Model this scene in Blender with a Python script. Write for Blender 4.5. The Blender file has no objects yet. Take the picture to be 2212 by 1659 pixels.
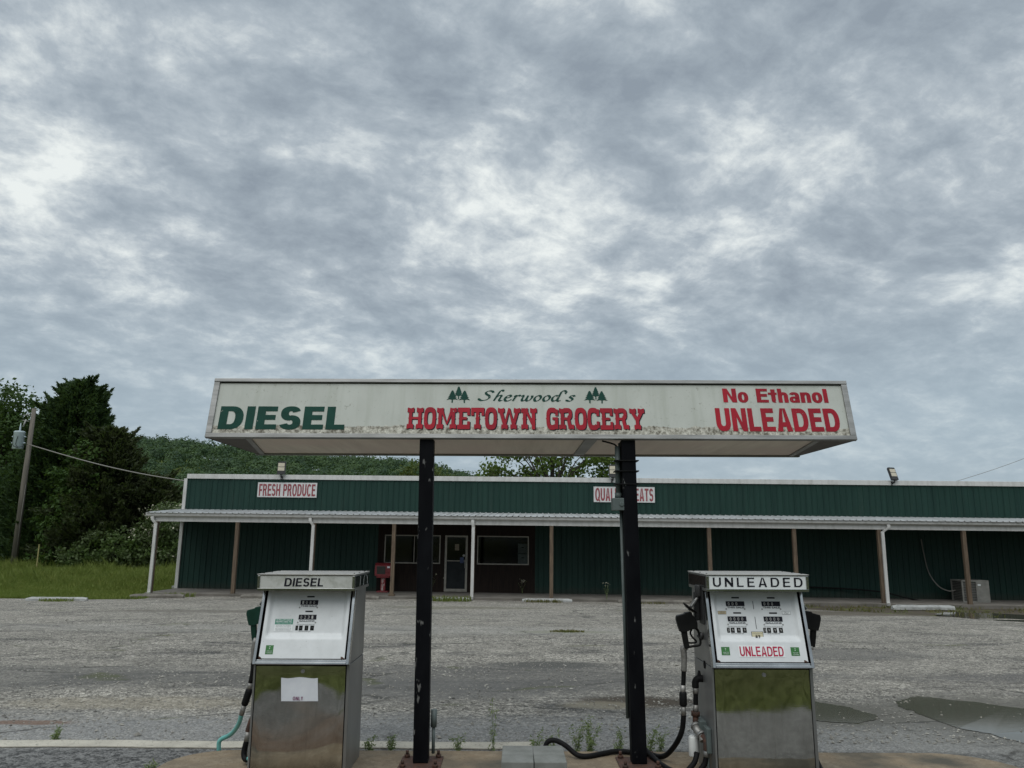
import bpy, bmesh, math, random
import numpy as np
from mathutils import Vector, Matrix, noise as mnoise
C = bpy.context.scene.collection
R = math.radians
random.seed(7)
rng = np.random.default_rng(7)

# ------------------------------------------------------------------ camera
PITCH, ROLL = R(11.28), R(0.23)
cd = bpy.data.cameras.new('camera'); cam = bpy.data.objects.new('camera', cd); C.objects.link(cam)
cd.sensor_width = 36; cd.lens = 1661 / 2212 * 36; cd.clip_start = .05; cd.clip_end = 8000
cam.matrix_world = Matrix.Translation((0, 0, 1.72)) @ Matrix.Rotation(math.pi/2 + PITCH, 4, 'X') @ Matrix.Rotation(ROLL, 4, 'Z')
bpy.context.scene.camera = cam

# ------------------------------------------------------------------ node helpers
class NT:
    def __init__(s, nt): s.nt = nt; s.n = nt.nodes; s.l = nt.links
    def new(s, t, ins=None, **kw):
        n = s.n.new(t)
        for k, v in kw.items(): setattr(n, k, v)
        for k, v in (ins or {}).items(): s.set(n, k, v)
        return n
    def set(s, n, k, v):
        i = n.inputs[k]
        if isinstance(v, bpy.types.NodeSocket): s.l.new(v, i)
        else:
            if i.type == 'RGBA' and not isinstance(v, (int, float)) and len(v) == 3: v = (*v, 1)
            i.default_value = v
    def math(s, op, a, b=0., clamp=False):
        n = s.new('ShaderNodeMath', operation=op, use_clamp=clamp); s.set(n, 0, a); s.set(n, 1, b); return n.outputs[0]
    def mix(s, f, a, b, mode='MIX'):
        n = s.new('ShaderNodeMix', data_type='RGBA', blend_type=mode); s.set(n, 0, f); s.set(n, 6, a); s.set(n, 7, b); return n.outputs[2]
    def noise(s, vec, scale, detail=4, rough=.55, dist=0.):
        n = s.new('ShaderNodeTexNoise'); n.inputs['Scale'].default_value = scale; n.inputs['Detail'].default_value = detail
        n.inputs['Roughness'].default_value = rough; n.inputs['Distortion'].default_value = dist
        if vec is not None: s.l.new(vec, n.inputs['Vector'])
        return n.outputs[0]
    def ramp(s, f, *stops, interp='LINEAR'):
        n = s.new('ShaderNodeValToRGB'); s.l.new(f, n.inputs[0]); e = n.color_ramp.elements; n.color_ramp.interpolation = interp
        while len(e) < len(stops): e.new(.5)
        for k, (p, c) in enumerate(stops):
            e[k].position = p; e[k].color = (c, c, c, 1) if isinstance(c, (int, float)) else (*c, 1)
        return n.outputs[0]
    def mapr(s, v, a, b, c=0., d=1., smooth=False):
        n = s.new('ShaderNodeMapRange'); n.interpolation_type = 'SMOOTHSTEP' if smooth else 'LINEAR'
        for k, x in enumerate((v, a, b, c, d)): s.set(n, k, x)
        return n.outputs[0]
    def scale(s, vec, sc, loc=(0, 0, 0), rot=(0, 0, 0)):
        n = s.new('ShaderNodeMapping'); s.l.new(vec, n.inputs[0]); n.inputs['Scale'].default_value = sc
        n.inputs['Location'].default_value = loc; n.inputs['Rotation'].default_value = rot; return n.outputs[0]
    def coord(s, which='Object'): return s.new('ShaderNodeTexCoord').outputs[which]
    def sep(s, v):
        n = s.new('ShaderNodeSeparateXYZ'); s.l.new(v, n.inputs[0]); return n.outputs
    def bump(s, h, strength=.3, dist=.01):
        n = s.new('ShaderNodeBump'); n.inputs['Strength'].default_value = strength; n.inputs['Distance'].default_value = dist
        s.l.new(h, n.inputs['Height']); return n.outputs[0]
    def ellipse(s, xy, cx, cy, rx, ry, nz, amt=.5, soft=.35):
        dx = s.math('DIVIDE', s.math('SUBTRACT', xy[0], cx), rx); dy = s.math('DIVIDE', s.math('SUBTRACT', xy[1], cy), ry)
        d = s.math('SQRT', s.math('ADD', s.math('MULTIPLY', dx, dx), s.math('MULTIPLY', dy, dy)))
        d = s.math('ADD', d, s.math('MULTIPLY', s.math('SUBTRACT', nz, .5), amt * 2))
        return s.mapr(d, 1 + soft, 1 - soft, 0, 1, True)

# ------------------------------------------------------------------ world: overcast cloud deck over a sky texture
SUN_EL, SUN_AZ = R(58), R(200)      # sun high, behind and to the left of the viewer
w = bpy.data.worlds.new('World'); bpy.context.scene.world = w; w.use_nodes = True
t = NT(w.node_tree); t.n.clear()
sky = t.new('ShaderNodeTexSky', sky_type='NISHITA', sun_disc=False, sun_elevation=SUN_EL, sun_rotation=SUN_AZ, air_density=1.2, dust_density=2.)
bg1 = t.new('ShaderNodeBackground', {'Color': sky.outputs[0], 'Strength': .09})
d = t.coord('Generated'); s3 = t.sep(d)
zz = t.math('ADD', t.math('MAXIMUM', s3[2], 0.), .30)
cb = t.new('ShaderNodeCombineXYZ', {0: t.math('DIVIDE', s3[0], zz), 1: t.math('DIVIDE', s3[1], zz), 2: 0.})
pv = cb.outputs[0]
wv = t.new('ShaderNodeTexNoise', {'Vector': pv, 'Scale': 2.6, 'Detail': 5.})
vadd = t.new('ShaderNodeVectorMath', operation='MULTIPLY_ADD'); t.l.new(wv.outputs['Color'], vadd.inputs[0]); vadd.inputs[1].default_value = (.13, .13, 0); t.l.new(pv, vadd.inputs[2])
pw = t.scale(vadd.outputs[0], (1, 1, 1), (3.1, 1.7, 0), (0, 0, R(-24)))
ps = t.scale(pw, (1.0, 1.15, 1))
big = t.noise(ps, 1.9, 3, .5)
mid = t.noise(ps, 6.2, 8, .60)
fine = t.noise(t.scale(pw, (1, 1.0, 1)), 20, 6, .66)
den = t.math('ADD', t.math('ADD', t.math('MULTIPLY', big, .40), t.math('MULTIPLY', mid, .46)), t.math('MULTIPLY', fine, .18))
colr = t.ramp(den, (.40, (.275, .320, .365)), (.475, (.350, .402, .445)), (.53, (.44, .492, .53)), (.58, (.60, .645, .66)), (.645, (.85, .88, .85)))
# clouds flatten into a paler blue-grey veil close to the horizon
hz = t.mapr(s3[2], .04, .34, 0., 1., True)
colr = t.mix(t.mapr(s3[2], .10, .34, .70, 0., True), colr, (.385, .475, .535))
# the deck overhead and behind the viewer is thinner and brighter
back = t.mapr(s3[1], .45, -.5, 0., 1., True)
lowb = t.math('MULTIPLY', back, t.mapr(s3[2], .10, .75, -.45, .9, True))      # dim towards the horizon behind, bright higher up
top = t.mapr(s3[2], .60, .95, 1., 2.0, True)
stc = t.math('MULTIPLY', t.math('ADD', top, lowb), 1.04)
bg2 = t.new('ShaderNodeBackground', {'Color': t.mix(.5, colr, (.97, 1.0, 1.035), 'MULTIPLY'), 'Strength': stc})
mx = t.new('ShaderNodeMixShader', {0: .94}); t.l.new(bg1.outputs[0], mx.inputs[1]); t.l.new(bg2.outputs[0], mx.inputs[2])
t.l.new(mx.outputs[0], t.new('ShaderNodeOutputWorld').inputs[0])
w.cycles.sampling_method = 'AUTOMATIC'

sl = bpy.data.lights.new('sun', 'SUN'); sl.energy = 1.25; sl.angle = R(55); sl.color = (1, .955, .89)
so = bpy.data.objects.new('sun', sl); C.objects.link(so)
_sd = Vector((math.sin(SUN_AZ) * math.cos(SUN_EL), math.cos(SUN_AZ) * math.cos(SUN_EL), math.sin(SUN_EL)))
so.rotation_euler = _sd.to_track_quat('Z', 'Y').to_euler(); so.location = (0, -20, 40)

sc = bpy.context.scene
sc.view_settings.view_transform = 'Standard'; sc.view_settings.look = 'None'; sc.view_settings.gamma = 1; sc.view_settings.exposure = 0.0
sc.render.engine = 'CYCLES'
sc.cycles.max_bounces = 7; sc.cycles.diffuse_bounces = 3; sc.cycles.glossy_bounces = 3; sc.cycles.transparent_max_bounces = 8
sc.cycles.use_denoising = True; sc.cycles.sample_clamp_indirect = 4

# ------------------------------------------------------------------ materials
def base(name):
    m = bpy.data.materials.new(name); m.use_nodes = True; t = NT(m.node_tree); t.n.clear()
    b = t.new('ShaderNodeBsdfPrincipled'); o = t.new('ShaderNodeOutputMaterial'); t.l.new(b.outputs[0], o.inputs[0])
    return m, t, b
def pm(name, c1, c2=None, scale=5, rough=.6, metal=0., bump=0., bscale=40, stretch=(1, 1, 1), detail=5, lo=.35, hi=.65, spec=.5, bdist=.004, speck=None):
    m, t, b = base(name); co = t.scale(t.coord(), stretch)
    if c2 is not None:
        col = t.mix(t.mapr(t.noise(co, scale, detail), lo, hi), c1, c2)
    else: col = None
    if speck:
        sp = t.mapr(t.noise(co, speck[1], 3, .6), speck[2], speck[2] + .04)
        col = t.mix(sp, col if col is not None else c1, speck[0])
    t.set(b, 'Base Color', col if col is not None else c1)
    b.inputs['Roughness'].default_value = rough; b.inputs['Metallic'].default_value = metal; b.inputs['Specular IOR Level'].default_value = spec
    if bump: t.set(b, 'Normal', t.bump(t.noise(co, bscale, 4), bump, bdist))
    return m

M = {}
M['alu'] = pm('brushed_aluminium', (.30, .30, .29), (.19, .19, .182), 3, .5, .55, .05, 30, (1, 1, 8))
M['steel'] = pm('stainless_side', (.30, .30, .295), (.21, .21, .205), 2.5, .38, .75, .06, 9, (1, 1, .6), bdist=.01)
M['chrome'] = pm('polished_trim', (.42, .43, .43), (.28, .29, .29), 6, .16, 1., .08, 8)
M['mirror'] = pm('polished_panel', (.60, .59, .55), (.47, .455, .42), 5, .03, 1., .05, 3.2, (1, 1, 1.3), detail=2, bdist=.012)
M['black'] = pm('black_rubber', (.006, .006, .0065), (.012, .012, .012), 20, .6, bump=.1, bscale=60, spec=.12)
M['gap'] = pm('dark_gap', (.006, .006, .006), rough=.8, spec=.12)
M['nozzle_black'] = pm('black_vinyl', (.005, .005, .005), (.010, .010, .0095), 14, .5, spec=.15)
M['nozzle_green'] = pm('green_vinyl', (.007, .034, .022), (.010, .046, .031), 14, .5, spec=.2)
M['turq'] = pm('turquoise_hose', (.13, .40, .37), (.17, .46, .42), 9, .45, bump=.08, bscale=50)
M['fit'] = pm('grey_fitting', (.33, .32, .30), (.20, .195, .18), 30, .45, .5)
M['rust'] = pm('rusty_iron', (.10, .045, .028), (.045, .028, .022), 30, .8, .2, .4, 80)
M['panel'] = None
M['postblack'] = pm('chipped_black_paint', (.0028, .0030, .0042), (.006, .0065, .008), 8, .55, 0, .08, 18, (1, 1, .4), speck=((.13, .13, .125), 15, .665), spec=.07)
M['darkunder'] = pm('dark_gusset', (.05, .042, .033), (.08, .068, .055), 5, .6)
M['concrete'] = pm('block_concrete', (.20, .205, .19), (.14, .145, .13), 9, .9, bump=.5, bscale=120, speck=((.10, .105, .09), 60, .66))
M['white'] = pm('white_metal', (.56, .555, .535), (.42, .415, .39), 6, .45, bump=.03, lo=.45, hi=.75, stretch=(1, 1, .25))
M['roofwhite'] = pm('galvanised_sheet', (.52, .53, .53), (.36, .36, .35), 2.2, .4, .2, lo=.4, hi=.7, stretch=(2, .3, 1))
M['green'] = pm('green_steel', (.0115, .034, .027), (.015, .041, .032), 1.6, .5, stretch=(3, 3, .18), bump=.03, bscale=2., spec=.12)
def m_green():
    m, t, b = base('green_steel_sheet'); co = t.coord(); xy = t.sep(co)
    n1 = t.noise(t.scale(co, (3, 3, .18)), 1.6, 5); lap = t.new('ShaderNodeTexWhiteNoise', noise_dimensions='1D'); t.l.new(t.math('FLOOR', t.math('DIVIDE', t.math('ADD', xy[0], 13.45), .9144)), lap.inputs['W'])
    col = t.mix(t.mapr(n1, .35, .65), (.0105, .031, .0255), (.0155, .043, .034)); col = t.mix(t.math('MULTIPLY', lap.outputs[0], .35), col, (.020, .052, .041))
    st = t.noise(t.scale(co, (5, 5, .35)), 1.3, 5, .7); col = t.mix(t.mapr(st, .58, .75, 0, .5), col, (.035, .055, .045))
    dn = t.math('SUBTRACT', xy[2], t.math('MULTIPLY', t.noise(co, 3.5, 5, .7), .55)); col = t.mix(t.mapr(dn, .02, -.22, 0, .45), col, (.045, .042, .033))
    t.set(b, 'Base Color', col); b.inputs['Roughness'].default_value = .5; b.inputs['Specular IOR Level'].default_value = .2; t.set(b, 'Normal', t.bump(t.noise(t.scale(co, (.8, 1, .4)), 1.2, 2), .12, .02)); return m
M['green'] = m_green(); M['greenlow'] = M['green']
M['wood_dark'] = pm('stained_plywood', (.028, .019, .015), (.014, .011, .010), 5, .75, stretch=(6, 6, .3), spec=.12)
M['wood_post'] = pm('weathered_post', (.155, .112, .072), (.085, .060, .042), 5, .85, bump=.3, bscale=20, stretch=(5, 5, .5), speck=((.03, .02, .014), 9, .70))
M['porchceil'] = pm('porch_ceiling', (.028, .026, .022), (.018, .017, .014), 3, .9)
M['frame'] = pm('bronze_frame', (.33, .31, .27), (.24, .225, .195), 6, .5, .3)
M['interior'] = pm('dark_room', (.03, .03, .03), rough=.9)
M['pale'] = pm('pale_carton', (.30, .32, .33), (.22, .24, .25), 12, .6)
M['red'] = pm('faded_red_paint', (.22, .025, .03), (.15, .018, .022), 6, .45)
M['dkglass'] = pm('dark_plastic', (.03, .028, .025), rough=.2)
M['lens'] = pm('lamp_lens', (.55, .50, .38), (.45, .41, .32), 8, .35)
M['lampblack'] = pm('lamp_housing', (.018, .018, .018), (.03, .03, .03), 20, .5)
M['ac'] = pm('ac_casing', (.24, .235, .21), (.18, .176, .158), 6, .55)
M['acdark'] = pm('ac_fins', (.07, .07, .062), (.05, .05, .045), 30, .6)
M['signred'] = pm('red_vinyl', (.36, .015, .028), (.24, .014, .024), 3, .5, speck=((.34, .33, .29), 26, .71), spec=.12)
M['signgreen'] = pm('green_vinyl_letter', (.004, .040, .028), (.006, .052, .037), 8, .5, speck=((.34, .33, .29), 26, .71), spec=.12)
M['fadered'] = pm('faded_letter', (.30, .09, .10), (.21, .065, .07), 9, .7, lo=.4, hi=.62, spec=.12)
M['signboard'] = pm('sign_board', (.60, .60, .59), (.50, .50, .49), 6, .6)
M['ink'] = pm('black_ink', (.010, .010, .016), rough=.5, spec=.12)
M['greyink'] = pm('grey_ink', (.09, .09, .09), rough=.6, spec=.12)
M['digit'] = pm('pale_digit', (.42, .42, .40), rough=.6)
M['pinkred'] = pm('pink_red_vinyl', (.42, .03, .07), rough=.5, spec=.12)
M['paper'] = pm('notice_paper', (.66, .68, .71), (.60, .62, .66), 12, .8)
M['purple'] = pm('purple_ink', (.16, .03, .10), rough=.8)
M['stgreen'] = pm('sticker_green', (.028, .16, .03), (.022, .12, .024), 30, .5)
M['teal'] = pm('sticker_teal', (.01, .20, .12), rough=.5)
M['stwhite'] = pm('sticker_white', (.72, .74, .73), rough=.5)
M['cream'] = pm('sticker_cream', (.56, .51, .34), rough=.5)
M['tan'] = pm('sticker_tan', (.42, .35, .22), rough=.5)
M['filter'] = pm('filter_white', (.72, .73, .71), (.62, .63, .60), 8, .35)
M['box'] = pm('junction_grey', (.10, .125, .12), (.075, .095, .09), 8, .55)
M['pole'] = pm('weathered_pole', (.17, .15, .125), (.10, .09, .075), 4, .9, bump=.3, bscale=10, stretch=(4, 4, .25))
M['xfmr'] = pm('transformer_paint', (.42, .50, .53), (.36, .43, .46), 3, .45)
M['cable'] = pm('grey_cable', (.20, .19, .17), rough=.6)
M['bark'] = pm('tree_bark', (.055, .045, .036), (.03, .025, .02), 4, .95, bump=.4, bscale=9, stretch=(3, 3, .6))
M['curbwhite'] = pm('painted_curb', (.38, .385, .37), (.24, .243, .23), 6, .85, bump=.3, bscale=30, lo=.45, hi=.7)
M['curbold'] = pm('old_curb', (.19, .175, .15), (.11, .10, .085), 5, .95, bump=.5, bscale=25)
M['slab'] = pm('porch_concrete', (.17, .155, .135), (.11, .10, .085), 1.5, .95, bump=.3, bscale=15)
M['stake'] = pm('faded_stake', (.28, .25, .10), rough=.7)
M['flower'] = pm('white_petals', (.50, .48, .36), rough=.7)
M['yflower'] = pm('yellow_petals', (.70, .55, .08), rough=.7)

def leafmat(name, c1, c2, c3=None, trans=.35, rough=.6, nsc=.9):
    m, t, b = base(name); t.n.remove(b)
    g = t.new('ShaderNodeNewGeometry'); rnd = g.outputs['Random Per Island']
    n = t.noise(t.coord(), nsc, 2)
    col = t.mix(rnd, c1, c2); col = t.mix(t.mapr(n, .40, .62), col, c3 or c2)
    df = t.new('ShaderNodeBsdfPrincipled', {'Base Color': col, 'Roughness': rough, 'Specular IOR Level': .25})
    tr = t.new('ShaderNodeBsdfTranslucent', {'Color': t.mix(.5, col, (.09, .14, .02))})
    mx = t.new('ShaderNodeMixShader', {0: trans}); t.l.new(df.outputs[0], mx.inputs[1]); t.l.new(tr.outputs[0], mx.inputs[2])
    t.l.new(mx.outputs[0], [x for x in t.n if x.type == 'OUTPUT_MATERIAL'][0].inputs[0]); return m
M['leaf_oak'] = leafmat('broadleaf_mid', (.030, .060, .014), (.055, .095, .022), (.040, .085, .018))
M['leaf_vine'] = leafmat('vine_leaf', (.028, .062, .012), (.068, .120, .022), (.042, .088, .016))
M['leaf_cedar'] = leafmat('cedar_dark', (.024, .052, .021), (.056, .096, .034), (.040, .074, .026), .35)
M['leaf_brown'] = leafmat('cedar_brown', (.036, .046, .021), (.062, .070, .032), (.044, .058, .025), .35)
M['leaf_olive'] = leafmat('olive_leaf', (.075, .095, .022), (.12, .13, .035), (.085, .115, .026))
M['leaf_tree'] = leafmat('elm_leaf', (.075, .125, .022), (.15, .20, .045), (.095, .155, .030), .5)
M['leaf_hill'] = leafmat('hill_leaf', (.013, .036, .018), (.036, .076, .031), (.070, .120, .042), .25, .6, .10)
M['leaf_bush'] = leafmat('bush_leaf', (.045, .085, .018), (.09, .14, .035), (.10, .13, .06))
M['leaf_weed'] = leafmat('weed_leaf', (.15, .21, .075), (.27, .32, .15), (.20, .26, .11), .4)
M['leaf_grass'] = leafmat('grass_blade', (.125, .170, .034), (.26, .29, .075), (.175, .225, .050), .45)
M['leaf_road'] = leafmat('roadside_blade', (.045, .053, .017), (.100, .104, .036), (.075, .083, .026), .3)  # blade colour darkened to carry the shade and tint of the door reflection
M['leaf_dry'] = leafmat('dry_grass', (.13, .11, .04), (.20, .17, .07), (.10, .12, .03), .3)

def m_grass():
    m, t, b = base('grass_ground'); co = t.coord(); xy = t.sep(co)
    n1 = t.noise(co, .35, 5); n2 = t.noise(co, 9, 5, .7)
    col = t.mix(n2, (.075, .105, .022), (.165, .195, .045)); col = t.mix(t.mapr(n1, .4, .65), col, (.125, .155, .036))
    col = t.mix(t.mapr(xy[1], 3.5, 1.5, 0, .9), col, t.mix(n2, (.050, .056, .017), (.112, .112, .042)))  # roadside grass painted darker and browner, carrying shade and the chrome's tint
    # bare dirt and mud on the verge beside the building
    nd = t.noise(co, 1.1, 5, .65)
    inx = t.math('MULTIPLY', t.mapr(xy[0], 6.5, 9., 0, 1, True), t.mapr(xy[1], 40, 36, 0, 1))
    inx = t.math('MULTIPLY', inx, t.mapr(xy[1], 14, 16, 0, 1))
    dirt = t.mix(n2, (.050, .042, .032), (.105, .088, .064))
    col = t.mix(t.math('MULTIPLY', inx, t.mapr(nd, .33, .45)), col, dirt)
    t.set(b, 'Base Color', col); b.inputs['Roughness'].default_value = .95; b.inputs['Specular IOR Level'].default_value = .2
    t.set(b, 'Normal', t.bump(n2, .8, .05)); return m
M['grass'] = m_grass()

def m_lot():
    m, t, b = base('worn_asphalt_gravel'); co = t.coord(); xy = t.sep(co)
    n0 = t.noise(co, .22, 5, .6); n1 = t.noise(co, .9, 6, .65, .4); n2 = t.noise(co, 4.5, 5, .7)
    vo = t.new('ShaderNodeTexVoronoi', {'Vector': co, 'Scale': 62.}); vc = t.sep(vo.outputs['Color'])
    vo2 = t.new('ShaderNodeTexVoronoi', {'Vector': co, 'Scale': 21.}); vc2 = t.sep(vo2.outputs['Color'])
    col = t.mix(t.mapr(n0, .35, .65), (.262, .243, .208), (.175, .165, .144))
    col = t.mix(t.mapr(n1, .38, .66), col, (.318, .297, .256))
    dk = t.mapr(t.noise(t.scale(co, (.45, 1.5, 1)), .62, 6, .68, .6), .52, .66)
    dk = t.math('MULTIPLY', dk, t.mapr(xy[1], 26, 15, .25, 1.))
    col = t.mix(dk, col, (.088, .085, .079))
    # loose stone: light and dark chips, densest over the broken-up part
    grit = t.mapr(t.noise(t.scale(co, (.5, 1.1, 1)), .55, 4, .6), .40, .58)
    g = t.mapr(vc[0], 0, 1, .22, 1.78); g2 = t.mapr(vc2[1], 0, 1, .56, 1.42); g2 = t.math('MULTIPLY', g2, t.mapr(t.noise(co, 11, 4, .8), .545, .66, 1., .38)); g2 = t.math('MULTIPLY', g2, t.mapr(t.noise(t.scale(co, (1, .6, 1)), 7, 4, .8), .56, .68, 1., 1.22))
    gg = t.math('MULTIPLY', g, g2)
    gg = t.math('ADD', t.math('MULTIPLY', gg, t.mapr(grit, 0, 1, .72, 1.)), t.mapr(grit, 0, 1, .28, 0.))
    v = t.new('ShaderNodeMix', data_type='RGBA', blend_type='MULTIPLY'); v.inputs[0].default_value = 1.
    t.l.new(col, v.inputs[6]); cg = t.new('ShaderNodeCombineColor', {0: gg, 1: gg, 2: gg}); t.l.new(cg.outputs[0], v.inputs[7]); col = v.outputs[2]
    # smoother, bluer newer strip nearest the island, darker drive lane this side of the edge strip
    near = t.math('MULTIPLY', t.mapr(t.math('ADD', xy[1], t.math('MULTIPLY', n1, 1.2)), 9.0, 8.3, 0, 1), .75)
    col = t.mix(near, col, t.mix(vc[1], (.14, .14, .137), (.33, .33, .32)))
    ln2 = t.math('MULTIPLY', t.math('ADD', vc[1], vc2[0]), .5)
    lane = t.mapr(t.math('ADD', xy[1], t.math('MULTIPLY', n2, .25)), 6.98, 6.86, 0, 1)
    col = t.mix(lane, col, t.mix(t.mapr(ln2, .2, .8), (.045, .045, .044), (.215, .212, .203)))
    # muddy pothole, damp hollows, rust-brown patch and tan dust
    for cx, cy, rx, ry, c, a, amt in DIRT:
        col = t.mix(t.math('MULTIPLY', t.ellipse(xy, cx, cy, rx, ry, n2, amt), a), col, c)
    # long cracks
    cr = t.new('ShaderNodeTexVoronoi', {'Scale': .33}, feature='DISTANCE_TO_EDGE')
    wn = t.new('ShaderNodeTexNoise', {'Vector': co, 'Scale': 1.7, 'Detail': 4.})
    va = t.new('ShaderNodeVectorMath', operation='MULTIPLY_ADD'); t.l.new(wn.outputs['Color'], va.inputs[0]); va.inputs[1].default_value = (.8, .5, 0); t.l.new(t.scale(co, (.55, 1, 1)), va.inputs[2])
    t.l.new(va.outputs[0], cr.inputs['Vector'])
    ck = t.mapr(cr.outputs[0], .010, .004); ck = t.math('MULTIPLY', ck, t.mapr(n1, .45, .55, .0, .8))
    col = t.mix(ck, col, (.06, .058, .052))
    # a few mossy tufts in the cracks
    ms = t.math('MULTIPLY', t.mapr(cr.outputs[0], .03, .01), t.mapr(t.noise(co, .8, 3), .60, .66))
    col = t.mix(t.math('MULTIPLY', ms, .6), col, (.085, .095, .035))
    t.set(b, 'Base Color', col); b.inputs['Roughness'].default_value = .92; b.inputs['Specular IOR Level'].default_value = .25
    h = t.math('ADD', t.math('MULTIPLY', vo.outputs['Distance'], -1.1), t.math('MULTIPLY', n2, .8))
    h = t.math('ADD', h, t.math('MULTIPLY', ck, -1.5))
    t.set(b, 'Normal', t.bump(h, .75, .02)); return m
MUD, DAMP, TANC, RUSTY = (.060, .046, .031), (.12, .118, .112), (.30, .262, .190), (.17, .10, .065)
DIRT = [(1.35, 8.95, .62, .33, MUD, .9, .5), (1.0, 8.72, .45, .22, (.27, .24, .175), .6, .5), (.55, 11.9, .85, .40, (.07, .07, .064), .85, .3), (-.6, 10.6, 3.2, 1.3, (.105, .102, .095), .75, .6), (-6.5, 10.5, 3.0, 1.0, (.12, .117, .108), .6, .7), (4.6, 13.5, 2.5, .8, (.115, .112, .104), .6, .7),
        (-3.9, 8.75, 1.5, .36, TANC, .42, .7), (-4.55, 7.72, .42, .10, RUSTY, .75, .6), (-1.3, 9.6, 1.6, .8, DAMP, .5, .8), (3.6, 11.0, 1.0, .6, DAMP, .5, .7),
        (5.1, 7.75, 2.6, 1.5, (.20, .195, .175), .5, .7), (8.4, 10.8, 3.2, .55, (.095, .092, .088), .75, .6), (-8.6, 22.5, 3.2, .5, (.13, .118, .098), .6, .6),
        (-1.5, 25.2, 2.6, .5, (.13, .125, .085), .6, .7), (1.2, 17.2, 1.1, .3, (.12, .13, .06), .6, .8), (9.5, 24.5, 5.0, 1.2, (.10, .085, .063), .85, .6), (-3, 17.5, 9, 1.0, (.34, .33, .30), .35, .6), (3.2, 8.4, .85, .8, (.10, .095, .08), .75, .35), (5.1, 8.1, 1.35, 1.35, (.10, .095, .08), .7, .35), (-1.6, 4.2, 1.6, .85, (.15, .092, .055), .8, .6), (1.6, 3.4, 3.5, 1.2, (.23, .225, .215), .5, .5)]

def m_island():
    m, t, b = base('island_concrete'); co = t.coord(); xy = t.sep(co)
    n1 = t.noise(co, 1.4, 6, .65, .4); n2 = t.noise(co, 14, 5, .7); n3 = t.noise(co, 70, 2)
    col = t.mix(t.mapr(n1, .34, .66), (.235, .180, .120), (.150, .125, .092))
    col = t.mix(t.mapr(n2, .45, .75, 0, .7), col, (.30, .255, .185)); col = t.mix(t.mapr(t.noise(co, .8, 5), .52, .62), col, (.085, .078, .062))
    col = t.mix(t.mapr(n3, .60, .68, 0, .5), col, (.06, .055, .045))
    t.set(b, 'Base Color', col); b.inputs['Roughness'].default_value = .95; b.inputs['Specular IOR Level'].default_value = .2
    t.set(b, 'Normal', t.bump(t.math('ADD', n2, t.math('MULTIPLY', n3, .4)), .5, .012)); return m
def m_sign():
    m, t, b = base('aged_sign_face'); co = t.coord(); xy = t.sep(co)
    n1 = t.noise(t.scale(co, (2.5, 1, 1.2)), 1.8, 6, .6); n2 = t.noise(co, 55, 4, .65); n3 = t.noise(t.scale(co, (8, 1, .5)), 2.2, 5, .6)
    col = t.mix(t.mapr(n1, .35, .7), (.455, .470, .425), (.385, .400, .355)); col = t.mix(t.mapr(n3, .5, .75, 0, .5), col, (.31, .33, .27))
    col = t.mix(t.mapr(n2, .68, .72, 0, .8), col, (.16, .17, .12)); col = t.mix(t.math('MULTIPLY', t.mapr(t.noise(co, 22, 5, .8), .60, .66), t.mapr(t.noise(co, 1.3, 3), .5, .6, 0, .7)), col, (.20, .20, .16))
    # crust of peeling dirt that has built up above the bottom lip (z is measured from the lip)
    ed = t.math('SUBTRACT', xy[2], t.math('MULTIPLY', t.noise(t.scale(co, (1, 1, .3)), 9, 6, .75), .085))
    k = t.mapr(ed, .012, .004)
    col = t.mix(k, col, t.mix(t.mapr(t.noise(co, 30, 5, .75), .38, .62), (.075, .062, .035), (.55, .53, .45)))
    t.set(b, 'Base Color', col); b.inputs['Roughness'].default_value = .55
    t.set(b, 'Normal', t.bump(t.math('ADD', n1, t.math('MULTIPLY', k, .5)), .15, .01)); return m
def m_acrylic():
    m, t, b = base('stained_acrylic'); co = t.coord()
    n = t.noise(t.scale(co, (5, .5, 1)), 1.4, 5, .6); n2 = t.noise(co, .8, 3)
    col = t.mix(t.mapr(n, .4, .7), (.80, .70, .58), (.60, .51, .41)); col = t.mix(t.mapr(n2, .4, .6), col, (.72, .58, .49))
    t.set(b, 'Base Color', col); b.inputs['Roughness'].default_value = .5; return m
def m_panelwhite():
    m, t, b = base('white_enamel'); co = t.coord(); n1 = t.noise(co, 7, 5, .6); n2 = t.noise(co, 85, 3, .6)
    col = t.mix(t.mapr(n1, .4, .7), (.66, .675, .675), (.57, .585, .58)); col = t.mix(t.mapr(n2, .70, .73, 0, .7), col, (.25, .245, .22))
    t.set(b, 'Base Color', col); b.inputs['Roughness'].default_value = .38; t.set(b, 'Normal', t.bump(n1, .05, .01)); return m
def m_capwhite():
    m, t, b = base('yellowed_sign_insert'); co = t.coord(); n1 = t.noise(co, 9, 6, .65)
    col = t.mix(t.mapr(n1, .48, .68), (.50, .505, .47), (.33, .335, .29)); t.set(b, 'Base Color', col); b.inputs['Roughness'].default_value = .35; return m
def m_water():
    m, t, b = base('puddle_water'); co = t.coord()
    t.set(b, 'Base Color', (.075, .068, .048)); b.inputs['Roughness'].default_value = .07; b.inputs['IOR'].default_value = 1.33
    t.set(b, 'Normal', t.bump(t.noise(t.scale(co, (1, 3, 1)), 6, 3), .02, .01)); return m
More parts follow.
